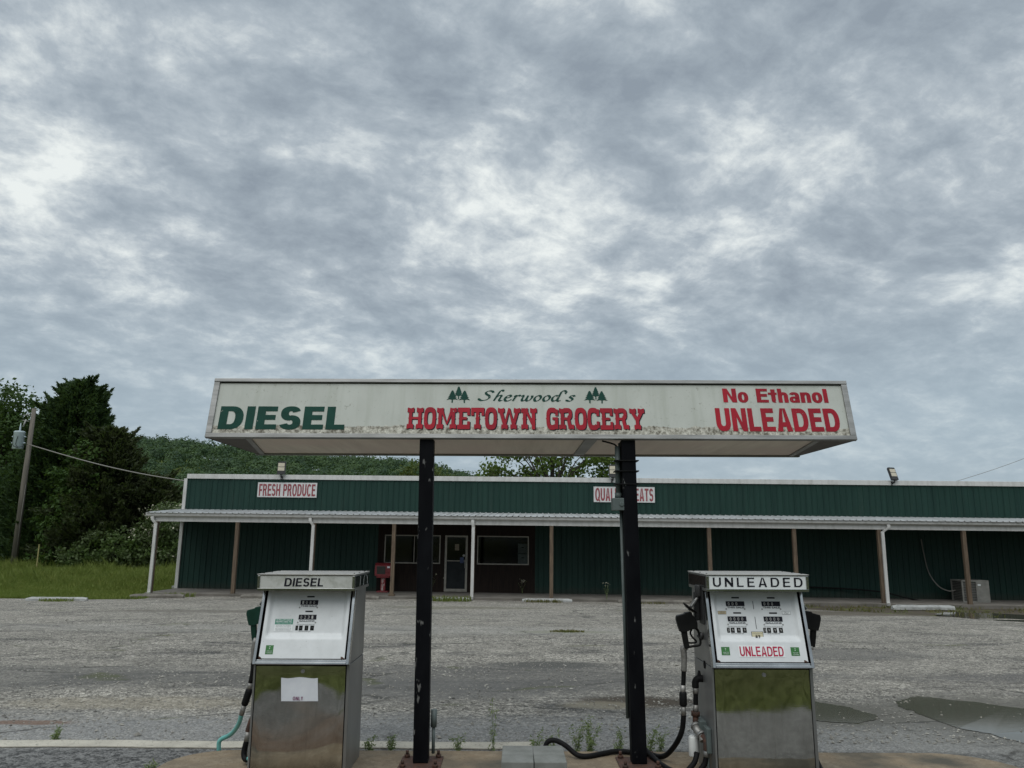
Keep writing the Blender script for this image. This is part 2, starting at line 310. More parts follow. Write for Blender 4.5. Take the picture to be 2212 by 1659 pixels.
def m_glass():
    m, t, b = base('window_glass'); t.n.remove(b)
    lw = t.new('ShaderNodeFresnel'); lw.inputs[0].default_value = 1.5
    tr = t.new('ShaderNodeBsdfTransparent', {'Color': (.72, .75, .74)}); gl = t.new('ShaderNodeBsdfGlossy', {'Color': (.38, .38, .38), 'Roughness': .06})
    mx = t.new('ShaderNodeMixShader', {0: lw.outputs[0]}); t.l.new(tr.outputs[0], mx.inputs[1]); t.l.new(gl.outputs[0], mx.inputs[2])
    t.l.new(mx.outputs[0], [x for x in t.n if x.type == 'OUTPUT_MATERIAL'][0].inputs[0]); return m
def m_mirror():
    m, t, b = base('worn_polished_steel'); co = t.coord(); xy = t.sep(co)
    sm = t.noise(t.scale(co, (3, 1, 1.2)), 2.2, 6, .7); st = t.noise(t.scale(co, (14, 1, .7)), 2.0, 5, .65); sc_ = t.noise(t.scale(co, (4, 1, 70)), 3, 3, .7)
    col = t.mix(t.mapr(sm, .4, .65), (.58, .57, .53), (.44, .43, .395)); col = t.mix(t.mapr(st, .58, .78, 0, .35), col, (.29, .275, .24))
    dn = t.math('SUBTRACT', xy[2], t.math('MULTIPLY', t.noise(co, 9, 5, .75), .16)); k = t.mapr(dn, .05, -.06, 0, .75); col = t.mix(k, col, (.15, .12, .085))
    t.set(b, 'Base Color', col); b.inputs['Metallic'].default_value = 1.
    t.set(b, 'Roughness', t.math('ADD', t.math('ADD', t.mapr(sm, .35, .7, .015, .06), t.mapr(st, .58, .78, 0, .07)), t.math('MULTIPLY', k, .4)))
    h = t.math('ADD', t.noise(co, 3.2, 2), t.math('MULTIPLY', sc_, .03)); t.set(b, 'Normal', t.bump(h, .10, .012)); return m
def m_strip():
    m, t, b = base('edge_strip_concrete'); co = t.coord(); n1 = t.noise(co, 3, 6, .7); n2 = t.noise(co, 45, 3, .65)
    col = t.mix(t.mapr(n1, .35, .65), (.47, .44, .365), (.35, .325, .27)); col = t.mix(t.mapr(n2, .60, .66, 0, .7), col, (.07, .065, .055))
    t.set(b, 'Base Color', col); b.inputs['Roughness'].default_value = .95; t.set(b, 'Normal', t.bump(n2, .4, .01)); return m
M['mirror'] = m_mirror(); M['lot'] = m_lot(); M['island'] = m_island(); M['sign'] = m_sign(); M['acrylic'] = m_acrylic(); M['panel'] = m_panelwhite(); M['capwhite'] = m_capwhite()
M['water'] = m_water(); M['glass'] = m_glass(); M['strip'] = m_strip()
M['stone'] = leafmat('gravel_stone', (.09, .086, .078), (.42, .40, .35), (.24, .228, .20), 0., .9)

# ------------------------------------------------------------------ object helpers
def tag(o, label=None, cat=None, group=None, kind=None):
    if label: o['label'] = label
    if cat: o['category'] = cat
    if group: o['group'] = group
    if kind: o['kind'] = kind
    return o
def thing(name, label, cat, loc=(0, 0, 0), rz=0, group=None, mat=None):
    o = bpy.data.objects.new(name, None); C.objects.link(o); o.empty_display_size = .2
    if mat is not None: o.matrix_world = mat
    else: o.location = loc; o.rotation_euler = (0, 0, rz)
    return tag(o, label, cat, group)
def link(name, me, mat, parent=None):
    if mat is not None: me.materials.append(mat)
    o = bpy.data.objects.new(name, me); C.objects.link(o)
    if parent is not None: o.parent = parent
    return o
class MB:
    def __init__(s): s.v = []; s.f = []; s.sm = []
    def add(s, vs, fs, smooth=False):
        b = len(s.v); s.v += [tuple(v) for v in vs]; s.f += [tuple(i + b for i in f) for f in fs]; s.sm += [smooth] * len(fs); return s
    def box(s, x0, x1, y0, y1, z0, z1, mat=None):
        vs = [Vector(p) for p in ((x0, y0, z0), (x1, y0, z0), (x1, y1, z0), (x0, y1, z0), (x0, y0, z1), (x1, y0, z1), (x1, y1, z1), (x0, y1, z1))]
        if mat is not None: vs = [mat @ v for v in vs]
        return s.add(vs, [(3, 2, 1, 0), (4, 5, 6, 7), (0, 1, 5, 4), (1, 2, 6, 5), (2, 3, 7, 6), (3, 0, 4, 7)])
    def prism(s, pts, fn, a, b, smooth=False):      # 2-D outline swept from a to b; fn(u, v, w) -> xyz
        n = len(pts); vs = [fn(u, v, a) for u, v in pts] + [fn(u, v, b) for u, v in pts]
        s.add(vs, [tuple(range(n))[::-1], tuple(range(n, 2 * n))])
        b0 = len(s.v) - 2 * n
        for i in range(n):
            j = (i + 1) % n; s.f.append((b0 + i, b0 + j, b0 + n + j, b0 + n + i)); s.sm.append(smooth)
        return s
    def tube(s, path, r, seg=10, cap=True):
        P = [Vector(p) for p in path]; n = len(P); rs = r if isinstance(r, (list, tuple)) else [r] * n
        vs = []; prev = None
        for i, p in enumerate(P):
            tt = (P[min(i + 1, n - 1)] - P[max(i - 1, 0)])
            if tt.length < 1e-9: tt = Vector((0, 0, 1))
            tt.normalize()
            if prev is None:
                up = Vector((0, 0, 1)) if abs(tt.z) < .9 else Vector((1, 0, 0)); a = tt.cross(up).normalized()
            else: a = (prev - tt * prev.dot(tt)).normalized()
            prev = a; b = tt.cross(a)
            for k in range(seg):
                an = 2 * math.pi * k / seg; vs.append(p + (a * math.cos(an) + b * math.sin(an)) * rs[i])
        fs = []
        for i in range(n - 1):
            for k in range(seg):
                k2 = (k + 1) % seg; fs.append((i * seg + k, i * seg + k2, (i + 1) * seg + k2, (i + 1) * seg + k))
        s.add(vs, fs, True)
        if cap: s.add([], []); b0 = len(s.v) - n * seg; s.f += [tuple(b0 + k for k in range(seg))[::-1], tuple(b0 + (n - 1) * seg + k for k in range(seg))]; s.sm += [False, False]
        return s
    def quad(s, a, b, c, d): return s.add([a, b, c, d], [(0, 1, 2, 3)])
    def build(s, name, mat, parent=None, bevel=0, seg=2):
        me = bpy.data.meshes.new(name); me.from_pydata(s.v, [], s.f); me.polygons.foreach_set('use_smooth', s.sm)
        bm = bmesh.new(); bm.from_mesh(me)
        bmesh.ops.recalc_face_normals(bm, faces=bm.faces)
        if bevel:
            es = [e for e in bm.edges if len(e.link_faces) == 2 and e.calc_face_angle(0) > .5]
            bmesh.ops.bevel(bm, geom=es, offset=bevel, segments=seg, affect='EDGES', profile=.5, clamp_overlap=True)
        bm.to_mesh(me); bm.free()
        return link(name, me, mat, parent)
def smooth_path(P, n=6):
    P = [Vector(p) for p in P]; out = []
    for i in range(len(P) - 1):
        p0, p1, p2, p3 = P[max(i - 1, 0)], P[i], P[i + 1], P[min(i + 2, len(P) - 1)]
        for k in range(n):
            t = k / n
            out.append(.5 * ((2 * p1) + (p2 - p0) * t + (2 * p0 - 5 * p1 + 4 * p2 - p3) * t * t + (3 * p1 - p0 - 3 * p2 + p3) * t ** 3))
    return out + [P[-1]]
def mesh_np(name, V, F, mat, parent=None, smooth=False):
    me = bpy.data.meshes.new(name); V = np.ascontiguousarray(V, np.float32); F = np.ascontiguousarray(F, np.int32); k = F.shape[1]
    me.vertices.add(len(V)); me.vertices.foreach_set('co', V.ravel()); me.loops.add(F.size); me.loops.foreach_set('vertex_index', F.ravel())
    me.polygons.add(len(F)); me.polygons.foreach_set('loop_start', np.arange(len(F), dtype=np.int32) * k)
    try: me.polygons.foreach_set('loop_total', np.full(len(F), k, np.int32))
    except Exception: pass
    me.polygons.foreach_set('use_smooth', np.full(len(F), smooth)); me.update(calc_edges=True); me.validate()
    return link(name, me, mat, parent)

# ------------------------------------------------------------------ lettering
def _ring(cx, cy, rx, ry, tx, ty, a0, a1, n=22, p=2.3):
    o = []; q = []
    for k in range(n + 1):
        a = R(a0 + (a1 - a0) * k / n); c, s_ = math.cos(a), math.sin(a)
        f = lambda v: math.copysign(abs(v) ** (2 / p), v)
        o.append((cx + rx * f(c), cy + ry * f(s_))); q.append((cx + (rx - tx) * f(c), cy + (ry - ty) * f(s_)))
    return [[o[k], o[k + 1], q[k + 1], q[k]] for k in range(n)]
def _r(x0, y0, x1, y1): return [(x0, y0), (x1, y0), (x1, y1), (x0, y1)]
def glyph(ch, t, b):
    """heavy grotesque capitals on a unit height: returns (polygons, width)"""
    if ch == 'D': w = .80; c = w - .42; return [_r(0, 0, t, 1), _r(t, 1 - b, c, 1), _r(t, 0, c, b)] + _ring(c, .5, .42, .5, t, b, 90, -90), w
    if ch == 'I': return [_r(0, 0, t, 1)], t
    if ch == 'E': w = .66; return [_r(0, 0, t, 1), _r(t, 1 - b, w, 1), _r(t, .5 - b / 2 + .02, w * .94, .5 + b / 2 + .02), _r(t, 0, w + .02, b)], w + .02
    if ch == 'F': w = .62; return [_r(0, 0, t, 1), _r(t, 1 - b, w, 1), _r(t, .5 - b / 2 - .02, w * .9, .5 + b / 2 - .02)], w
    if ch == 'L': w = .62; return [_r(0, 0, t, 1), _r(t, 0, w, b)], w
    if ch == 'H': w = .76; return [_r(0, 0, t, 1), _r(w - t, 0, w, 1), _r(t, .5 - b / 2, w - t, .5 + b / 2)], w
    if ch == 'T': w = .68; return [_r(0, 1 - b, w, 1), _r(w / 2 - t / 2, 0, w / 2 + t / 2, 1 - b)], w
    if ch == 'N': w = .78; return [_r(0, 0, t, 1), _r(w - t, 0, w, 1), [(t, 1), (t, .62), (w - t, 0), (w - t, .38)]], w
    if ch == 'M': w = .92; return [_r(0, 0, t, 1), _r(w - t, 0, w, 1), [(t, 1), (t, .55), (w / 2 - .03, 0), (w / 2, .25)], [(w / 2, .25), (w / 2 + .03, 0), (w - t, .55), (w - t, 1)], [(w / 2 - .03, 0), (w / 2 + .03, 0), (w / 2, .25)]], w
    if ch == 'U': w = .76; r_ = w / 2; return [_r(0, r_, t, 1), _r(w - t, r_, w, 1)] + _ring(r_, r_, r_, r_, t, b * 1.1, 180, 360), w
    if ch == 'O': w = .84; return _ring(w / 2, .5, w / 2, .52, t, b, 0, 360, 40), w
    if ch == 'Q': w = .84; return _ring(w / 2, .5, w / 2, .52, t, b, 0, 360, 40) + [[(.46, .25), (.58, .34), (.88, .0), (.76, -.1)]], w
    if ch == 'C': w = .78; return _ring(w * .52, .5, w * .52, .52, t, b, 42, 318, 34), w
    if ch == 'A':
        w = .80; h = t * 1.12
        return [[(0, 0), (h, 0), (w / 2 + .0, 1), (w / 2 - h / 2, 1)], [(w - h, 0), (w, 0), (w / 2 + h / 2, 1), (w / 2 - .0, 1)], _r(.2, .2, w - .2, .2 + b)], w
    if ch == 'Y': w = .76; return [[(0, 1), (t * 1.15, 1), (w / 2 + t / 2, .42), (w / 2 - t / 2, .42)], [(w - t * 1.15, 1), (w, 1), (w / 2 + t / 2, .42), (w / 2 - t / 2, .42)], _r(w / 2 - t / 2, 0, w / 2 + t / 2, .42)], w
    if ch == 'P': w = .70; h = .29; c = w - .3; return [_r(0, 0, t, 1), _r(t, 1 - b, c, 1), _r(t, 1 - 2 * h, c, 1 - 2 * h + b)] + _ring(c, 1 - h, .3, h, t, b, 90, -90), w
    if ch == 'R': w = .76; h = .28; c = w - .36; return [_r(0, 0, t, 1), _r(t, 1 - b, c, 1), _r(t, 1 - 2 * h, c, 1 - 2 * h + b)] + _ring(c, 1 - h, .32, h, t, b, 90, -90) + [[(.36, .46), (.36 + t, .46), (w + .02, 0), (w + .02 - t * 1.15, 0)]], w + .02
    if ch == 'S':
        w = .70; ry = (.5 + b / 2) / 2; return _ring(w / 2, 1 - ry, w / 2 - .02, ry + .01, t * .95, b, 18, 270, 24) + _ring(w / 2, ry, w / 2, ry + .01, t * .95, b, 90, -162, 24), w
    if ch == 'o': w = .60; return _ring(w / 2, .37, w / 2, .385, t * .9, b * .9, 0, 360, 30), w
    if ch == 'l': return [_r(0, 0, t * .95, 1)], t * .95
    if ch == 't': return [_r(.1, .14, .1 + t * .95, .95), _r(-.07, .56, .44, .72)] + _ring(.29, .17, .19, .18, t * .9, b * .8, 180, 285, 8), .42
    if ch == 'n': w = .58; return [_r(0, 0, t * .92, .74), _r(w - t * .92, 0, w, .46)] + _ring(w / 2 + .02, .46, w / 2 - .02, .29, t * .9, b * .9, 0, 165, 16), w
    if ch == 'h': w = .58; return [_r(0, 0, t * .92, 1), _r(w - t * .92, 0, w, .46)] + _ring(w / 2 + .02, .46, w / 2 - .02, .29, t * .9, b * .9, 0, 165, 16), w
    if ch == 'a': w = .58; return [_r(w - t * .92, 0, w, .5)] + _ring(w / 2, .5, w / 2, .25, t * .9, b * .85, 0, 160, 16) + _ring(w / 2 - .03, .22, w / 2 - .03, .23, t * .8, b * .75, 0, 360, 24), w
    if ch == '8': w = .6; return _ring(w / 2, .74, w / 2 - .04, .27, t, b * .8, 0, 360, 26) + _ring(w / 2, .27, w / 2, .28, t, b * .8, 0, 360, 26), w
    if ch == '7': w = .58; return [_r(0, 1 - b, w, 1), [(.12, 0), (.12 + t * 1.1, 0), (w, 1 - b), (w - t * 1.1, 1 - b)]], w
    return [], .34
def western(ch):
    """circus slab capitals with notched serifs and mid-stem spurs"""
    T = .145
    def foot(l, r, top):
        c = (l + r) / 2; a, b, n = (1.0, .775, .955) if top else (0., .225, .045)
        return [(l, b), (r, b), (r, n), (r - .015, a), (c, n), (l + .015, a), (l, n)]
    def stem(x, top=True, bot=True):
        p = [_r(x, .2 if bot else 0, x + T, .8 if top else 1), [(x - .03, .5), (x, .47), (x, .53)], [(x + T + .03, .5), (x + T, .47), (x + T, .53)]]
        if top: p.append(foot(x - .075, x + T + .075, True))
        if bot: p.append(foot(x - .075, x + T + .075, False))
        return p
    def ring(w, a0, a1):
        return _ring(w / 2, .5, w / 2, .515, T, .225, a0, a1, 40, 3.0)
    if ch == 'H': return stem(.075) + stem(.49) + [_r(.22, .45, .49, .56)], .71
    if ch == 'O': return ring(.52, 0, 360) + [[(-.03, .5), (0, .47), (0, .53)], [(.55, .5), (.52, .47), (.52, .53)]], .52
    if ch == 'M': return stem(.075) + stem(.66) + [[(.12, .97), (.26, .97), (.475, .2), (.44, .2)], [(.62, .97), (.78, .97), (.475, .2), (.44, .2), (.44, .28)]], .88
    if ch == 'E': return stem(.075, False, False)[:1] + [_r(0, .79, .55, 1.0), _r(0, 0, .56, .21), _r(.43, .64, .55, .79), _r(.44, .21, .56, .36), _r(.22, .44, .42, .56), [(.075, .53), (.045, .5), (.075, .47)]], .56
    if ch == 'T': return stem(.22, False, True) + [_r(.0, .79, .585, 1.0), _r(0, .63, .12, .79), _r(.465, .63, .585, .79)], .585
    if ch == 'W': return [foot(.0, .29, True), foot(.71, 1.0, True), foot(.16, .44, False), foot(.56, .84, False), [(.06, .8), (.22, .8), (.37, .2), (.23, .2)], [(.46, .985), (.54, .985), (.37, .2), (.27, .2)], [(.46, .985), (.54, .985), (.74, .2), (.63, .2)], [(.78, .8), (.93, .8), (.77, .2), (.63, .2)]], 1.0
    if ch == 'N': return stem(.075) + stem(.47, True, False) + [[(.1, 1.0), (.24, .96), (.615, .1), (.615, 0), (.55, 0)]], .69
    if ch == 'G': return ring(.52, 48, 312) + [_r(.40, .64, .52, .93), _r(.375, .02, .52, .45), _r(.27, .45, .52, .565), [(-.03, .5), (0, .47), (0, .53)]], .52
    if ch == 'C': return ring(.52, 46, 314) + [_r(.40, .63, .525, .95), _r(.40, .08, .525, .38), [(-.03, .5), (0, .47), (0, .53)]], .525
    if ch == 'R': return stem(.075) + [_r(.22, .79, .40, 1.0), _r(.22, .44, .40, .56)] + _ring(.38, .72, .20, .28, T, .2, 90, -90, 18, 2.6) + [[(.34, .5), (.49, .5), (.545, .12), (.42, .03)], foot(.44, .66, False)], .66
    if ch == 'Y': return [foot(0, .29, True), foot(.38, .67, True), foot(.19, .48, False), [(.06, .8), (.23, .8), (.41, .42), (.26, .42)], [(.44, .8), (.61, .8), (.41, .42), (.26, .42)], _r(.262, .2, .408, .42)], .67
    return [], .34
def letters(name, text, fn, mat, parent, org, xd, ud, w, h, gap=.09, depth=.0008, shear=0., fit=True):
    """flat cut letters on the plane through org (lower left) spanned by xd, ud; fitted to width w"""
    words = text.split(' ')
    if len(words) > 1:
        ww = [sum(fn(c)[1] for c in q) + gap * (len(q) - 1) for q in words]; sp = .34 + 2 * gap; k = w / (sum(ww) + sp * (len(words) - 1)); u = 0
        for q, a in zip(words, ww):
            o = letters(name, q, fn, mat, parent, Vector(org) + Vector(xd).normalized() * (u * k), xd, ud, a * k, h, gap, depth, shear); u += a + sp
        return o
    polys = []; x = 0
    for ch in text:
        ps, cw = fn(ch); polys += [[(px + x, py) for px, py in p] for p in ps]; x += cw + gap
    tot = x - gap; sx = w / tot if fit else h
    xd, ud = Vector(xd).normalized(), Vector(ud).normalized(); n = xd.cross(ud); org = Vector(org); mb = MB()
    for k, p in enumerate(polys):
        q = [org + xd * (px * sx + shear * py * h) + ud * (py * h) + n * (depth + .00012 * (k % 9)) for px, py in p]
        ar = sum(p[i][0] * p[(i + 1) % len(p)][1] - p[(i + 1) % len(p)][0] * p[i][1] for i in range(len(p)))
        mb.add(q if ar > 0 else q[::-1], [tuple(range(len(p)))])
    me = bpy.data.meshes.new(name); me.from_pydata(mb.v, [], mb.f); return link(name, me, mat, parent)
def bold(t=.25, b=.2): return lambda ch: glyph(ch, t, b)
def small_text(name, text, mat, parent, org, xd, ud, w, h, depth=.0008, off=0.01, fitw=True, space=1.0):
    cu = bpy.data.curves.new('tmp', 'FONT'); cu.body = text; cu.offset = off; cu.resolution_u = 2; cu.space_character = space; cu.align_x = 'CENTER'
    to = bpy.data.objects.new('tmp', cu); C.objects.link(to); dg = bpy.context.evaluated_depsgraph_get()
    me = bpy.data.meshes.new_from_object(to.evaluated_get(dg)); bpy.data.objects.remove(to); bpy.data.curves.remove(cu)
    me.name = name; co = np.array([v.co[:] for v in me.vertices]); lo, hi = co.min(0), co.max(0)
    xd, ud = np.array(Vector(xd).normalized()), np.array(Vector(ud).normalized()); n = np.cross(xd, ud); sz = np.maximum(hi - lo, 1e-6)
    sx = w / sz[0]; sy = h / sz[1]
    P = np.array(org) + np.outer((co[:, 0] - lo[0]) * sx, xd) + np.outer((co[:, 1] - lo[1]) * sy, ud) + n * depth
    me.vertices.foreach_set('co', P.astype(np.float32).ravel()); me.materials.clear(); me.update()
    return link(name, me, mat, parent)

# ------------------------------------------------------------------ terrain
def gz(x, y):
    x = np.asarray(x, float); y = np.asarray(y, float)
    s = np.clip((y - 7.5) / 20.5, 0, 1); xc = np.clip(x, -26, 30)
    return -(.55 + .0079 * xc) * s + np.clip((2.6 - y) * .10, 0, 1.6)
def g(x, y): return float(gz(x, y))
def sheet(name, xs, ys, zoff, mat, mask=None):
    X, Y = np.meshgrid(xs, ys); V = np.stack([X.ravel(), Y.ravel(), gz(X, Y).ravel() + zoff], 1); nx, ny = len(xs), len(ys)
    i = (np.arange(ny - 1)[:, None] * nx + np.arange(nx - 1)[None]).ravel(); F = np.stack([i, i + 1, i + nx + 1, i + nx], 1)
    if mask is not None:
        c = V[F].mean(1); F = F[mask(c[:, 0], c[:, 1])]
    return mesh_np(name, V, F, mat)
far = [60, 90, 140, 220, 400, 800, 1600, 3500]
xs = np.array([-v for v in far[::-1]] + list(np.arange(-50, 51, 2.)) + far); ys = np.array([-v for v in far[::-1]] + list(np.arange(-50, 2.7, 2.63)) + [2.6] + list(np.arange(5, 7.4, .5)) + [7.5] + list(np.arange(8, 28, 1.)) + [28, 30, 35, 42, 50] + far)
ys = np.unique(np.round(ys, 3))
tag(sheet('ground', np.unique(np.round(np.concatenate([xs, [-26, 30]]), 3)), ys, -.035, M['grass']), kind='structure')
def lot_edge(x):
    wob = .25 * np.sin(x * .9) + .15 * np.sin(x * 2.3 + 1)
    return np.where(x < -12.8, 27.4 + wob, np.where(x < 8.2, 29.1 - .033 * x, np.maximum(27.6 - (x - 8.2) * .86 + wob, 15)))
# the lot: strips in x whose far end follows the ragged edge
lx = np.unique(np.round(np.concatenate([np.arange(-70, -26, 2.), np.arange(-26, 24, .25), np.arange(24, 60, 2.), [30]]), 3)); V = []; F = []
ty = np.concatenate([[2.62, 5.0, 7.5], np.linspace(8.5, 100, 1)[:0]])
rows = 16
for x in lx:
    e = float(lot_edge(np.array(x))); col_ = [2.62, 5.0, 7.5] + list(np.linspace(7.5, e, rows - 2)[1:])
    for y in col_: V.append((x, y, g(x, y)))
nr = rows
for i in range(len(lx) - 1):
    for k in range(nr - 1): F.append((i * nr + k, (i + 1) * nr + k, (i + 1) * nr + k + 1, i * nr + k + 1))
tag(mesh_np('parking_lot', np.array(V), np.array(F), M['lot']), kind='structure')

# concrete edge strip between the lot and the drive lane
mb = MB(); x0 = -9.0
for k in range(46):
    a, b = x0 + k * .2, x0 + k * .2 + .2
    if b > .2: break
    y = lambda x: 6.93 + .012 * math.sin(x * 3.1) + .008 * math.sin(x * 11); h = .012
    mb.add([(a, y(a) - .11, .004), (b, y(b) - .11, .004), (b, y(b) - .11, h), (a, y(a) - .11, h), (a, y(a) + .09, h), (b, y(b) + .09, h), (a, y(a) + .09, .004), (b, y(b) + .09, .004)],
           [(0, 1, 2, 3), (3, 2, 5, 4), (4, 5, 7, 6)])
tag(mb.build('pavement_edge_strip', M['strip']), kind='structure')

# the fuel island: low kerb with long rounded ends
def island_outline(xl, xr, yf, yb, r, n=10):
    P = []
    for cx, cy, a0 in ((xr - r, yb - r, 0), (xl + r, yb - r, 90), (xl + r, yf + r, 180), (xr - r, yf + r, 270)):
        for k in range(n + 1):
            a = R(a0 + 90 * k / n); P.append((cx + r * math.cos(a), cy + r * math.sin(a)))
    return P
OUT = island_outline(-2.52, 3.66, 4.85, 6.33, .46)
OUT = [(x + .012 * math.sin(7 * y + 3 * x), y + .012 * math.sin(5 * x)) for x, y in OUT]
tag(MB().prism(OUT, lambda u, v, w_: (u, v, w_), -.03, .12).build('island_pavement', M['island'], None, .03, 3), kind='structure')

# puddles
def puddle(pts, lift=.005):
    P = smooth_path([Vector((x, y, 0)) for x, y in pts] + [Vector((*pts[0], 0))], 26)[:-1]; P = [(p.x + .07 * mnoise.fractal((p.x * 4, p.y * 4, 1), .8, 2.2, 5), p.y + .10 * mnoise.fractal((p.x * 5, p.y * 4, 4), .8, 2.2, 5)) for p in P]
    zc = max(g(x, y) for x, y in P); zc = sum(g(x, y) for x, y in P) / len(P)
    mb = MB(); mb.add([(x, y, g(x, y) + lift) for x, y in P], [tuple(range(len(P)))]); tag(mb.build('puddle', M['water']), kind='structure')
puddle([(2.9, 8.9), (3.27, 8.98), (3.46, 8.87), (3.61, 8.53), (3.66, 8.15), (3.45, 7.87), (3.12, 7.90), (2.85, 8.05)])
puddle([(4.28, 9.05), (4.62, 9.31), (4.95, 9.14), (5.3, 8.75), (6.1, 8.2), (6.0, 7.2), (5.3, 6.95), (4.62, 6.98), (4.32, 7.3), (4.2, 7.6), (4.17, 8.18), (4.14, 8.62)])
puddle([(13.9, 25.6), (14.9, 25.7), (15.9, 24.6), (16.2, 22.6), (15.2, 21.2), (13.9, 21.3), (13.0, 22.4), (12.9, 24.2)], .0)

# loose stones over the broken surface
N = 24000; px = []; py = []
while len(px) < N:
    x = rng.uniform(-12, 12); y = 7.05 + 12 * rng.random() ** 1.35
    if abs(x) > y * .70: continue
    dens = mnoise.fractal((x * .35, y * .8, 2.2), 1, 2, 3) * .5 + .42 + (.35 if x > 2.4 and y < 9.2 else 0)
    if y < 8.4 and x < 2.2: dens -= .30
    if (((x - 3.2) / .55) ** 2 + ((y - 8.4) / .62) ** 2 < 1 or ((x - 5.2) / 1.15) ** 2 + ((y - 8.1) / 1.25) ** 2 < 1) and rng.random() < .93: continue
    if rng.random() < dens: px.append(x); py.append(y)
px, py = np.array(px), np.array(py)
octv = np.array([(1, 0, 0), (-1, 0, 0), (0, 1, 0), (0, -1, 0), (0, 0, 1), (0, 0, -.4)], float); octf = np.array([(0, 2, 4), (2, 1, 4), (1, 3, 4), (3, 0, 4), (2, 0, 5), (1, 2, 5), (3, 1, 5), (0, 3, 5)])
sz = .005 + .011 * rng.random(N) ** 2.2 + .012 * (rng.random(N) < .015); sc3 = np.stack([sz * rng.uniform(.8, 1.5, N), sz * rng.uniform(.8, 1.5, N), sz * rng.uniform(.5, .9, N)], 1)
an = rng.uniform(0, 6.28, N); J = octv[None] + rng.normal(0, .18, (N, 6, 3)); Vv = J * sc3[:, None]
ca, sa = np.cos(an)[:, None], np.sin(an)[:, None]; Vr = np.stack([Vv[..., 0] * ca - Vv[..., 1] * sa, Vv[..., 0] * sa + Vv[..., 1] * ca, Vv[..., 2]], 2)
Vr += np.stack([px, py, gz(px, py) + sz * .35], 1)[:, None]
tag(mesh_np('gravel', Vr.reshape(-1, 3), (octf[None] + 6 * np.arange(N)[:, None, None]).reshape(-1, 3), M['stone']), kind='stuff')

# ------------------------------------------------------------------ foliage builders
def leaf_cards(P, size, nrm=None, up=.3, jitter=1., aspect=1.6):
    """one small folded leaf (two triangles) per point"""
    N = len(P); n = rng.normal(0, jitter, (N, 3))
    if nrm is not None: n += nrm
    n[:, 2] += up; n /= np.linalg.norm(n, axis=1, keepdims=True) + 1e-9
    a = np.cross(n, rng.normal(0, 1, (N, 3))); a /= np.linalg.norm(a, axis=1, keepdims=True) + 1e-9; b = np.cross(n, a)
    s = size * rng.uniform(.6, 1.4, N)[:, None] if np.isscalar(size) else size[:, None]
    V = np.stack([P - a * s * aspect * .5, P + b * s * .5 - n * s * .12, P + a * s * aspect * .5, P - b * s * .5 - n * s * .12], 1)
    return V.reshape(-1, 3)
def cards_obj(name, V, mat, parent=None): return mesh_np(name, V, np.arange(len(V)).reshape(-1, 4), mat, parent)
def clump_pts(blobs, per, spread, shell=.55):
    """blobs: (x,y,z,rx,ry,rz,n_clumps). returns leaf points and outward directions"""
    P, D = [], []
    for (x, y, z, rx, ry, rz, n) in blobs:
        d = rng.normal(0, 1, (n, 3)); d /= np.linalg.norm(d, axis=1, keepdims=True)
        r = (shell + (1 - shell) * rng.random(n)) * rng.uniform(.82, 1.12, n)
        c = np.array([x, y, z]) + d * r[:, None] * np.array([rx, ry, rz])
        q = np.repeat(c, per, 0) + rng.normal(0, spread, (n * per, 3)) * np.array([1, 1, .65]); P.append(q); D.append(np.repeat(d, per, 0))
    return np.concatenate(P), np.concatenate(D)
def limbs(mb, base_, tips, r0, bend=.15):
    for tx_, ty_, tz_ in tips:
        b = Vector(base_); e = Vector((tx_, ty_, tz_)); L = (e - b).length
        m1 = b.lerp(e, .35) + Vector((0, 0, L * bend)) * .6; m2 = b.lerp(e, .7) + Vector((random.uniform(-.1, .1) * L, random.uniform(-.1, .1) * L, L * bend * .5))
        mb.tube(smooth_path([b, m1, m2, e], 4), [r0 * (1 - .85 * i / 12) for i in range(13)], 6)
def tree(name, loc, label, cat, mat, blobs, per=26, spread=.30, size=.16, trunk_r=.16, trunk_h=None, group=None, up=.35, tips=None, extra=None):
    x, y = loc; z = g(x, y) - .05; root = thing(name, label, cat, (x, y, z), 0, group)
    h = trunk_h or blobs[0][2]; mb = MB(); mb.tube(smooth_path([(0, 0, 0), (.08 * h * .2, .05, h * .4), (-.02, .1, h * .75), (.05, 0, h)], 4), [trunk_r * (1.15 - .85 * i / 12) for i in range(13)], 8)
    for (bx, by, bz, rx, ry, rz, n) in blobs:
        limbs(mb, (0, 0, max(.3, min(h * .8, bz * .55))), [(bx + random.uniform(-.6, .6) * rx, by + random.uniform(-.6, .6) * ry, bz + random.uniform(-.2, .5) * rz) for _ in range(2)], trunk_r * .42)
    if tips: limbs(mb, (0, 0, h * .55), tips, trunk_r * .5)
    mb.build('trunk', M['bark'], root)
    P, D = clump_pts(blobs, per, spread); P[:, 2] = np.maximum(P[:, 2], .02)
    cards_obj('crown', leaf_cards(P, size, D * .9, up), mat, root); return root
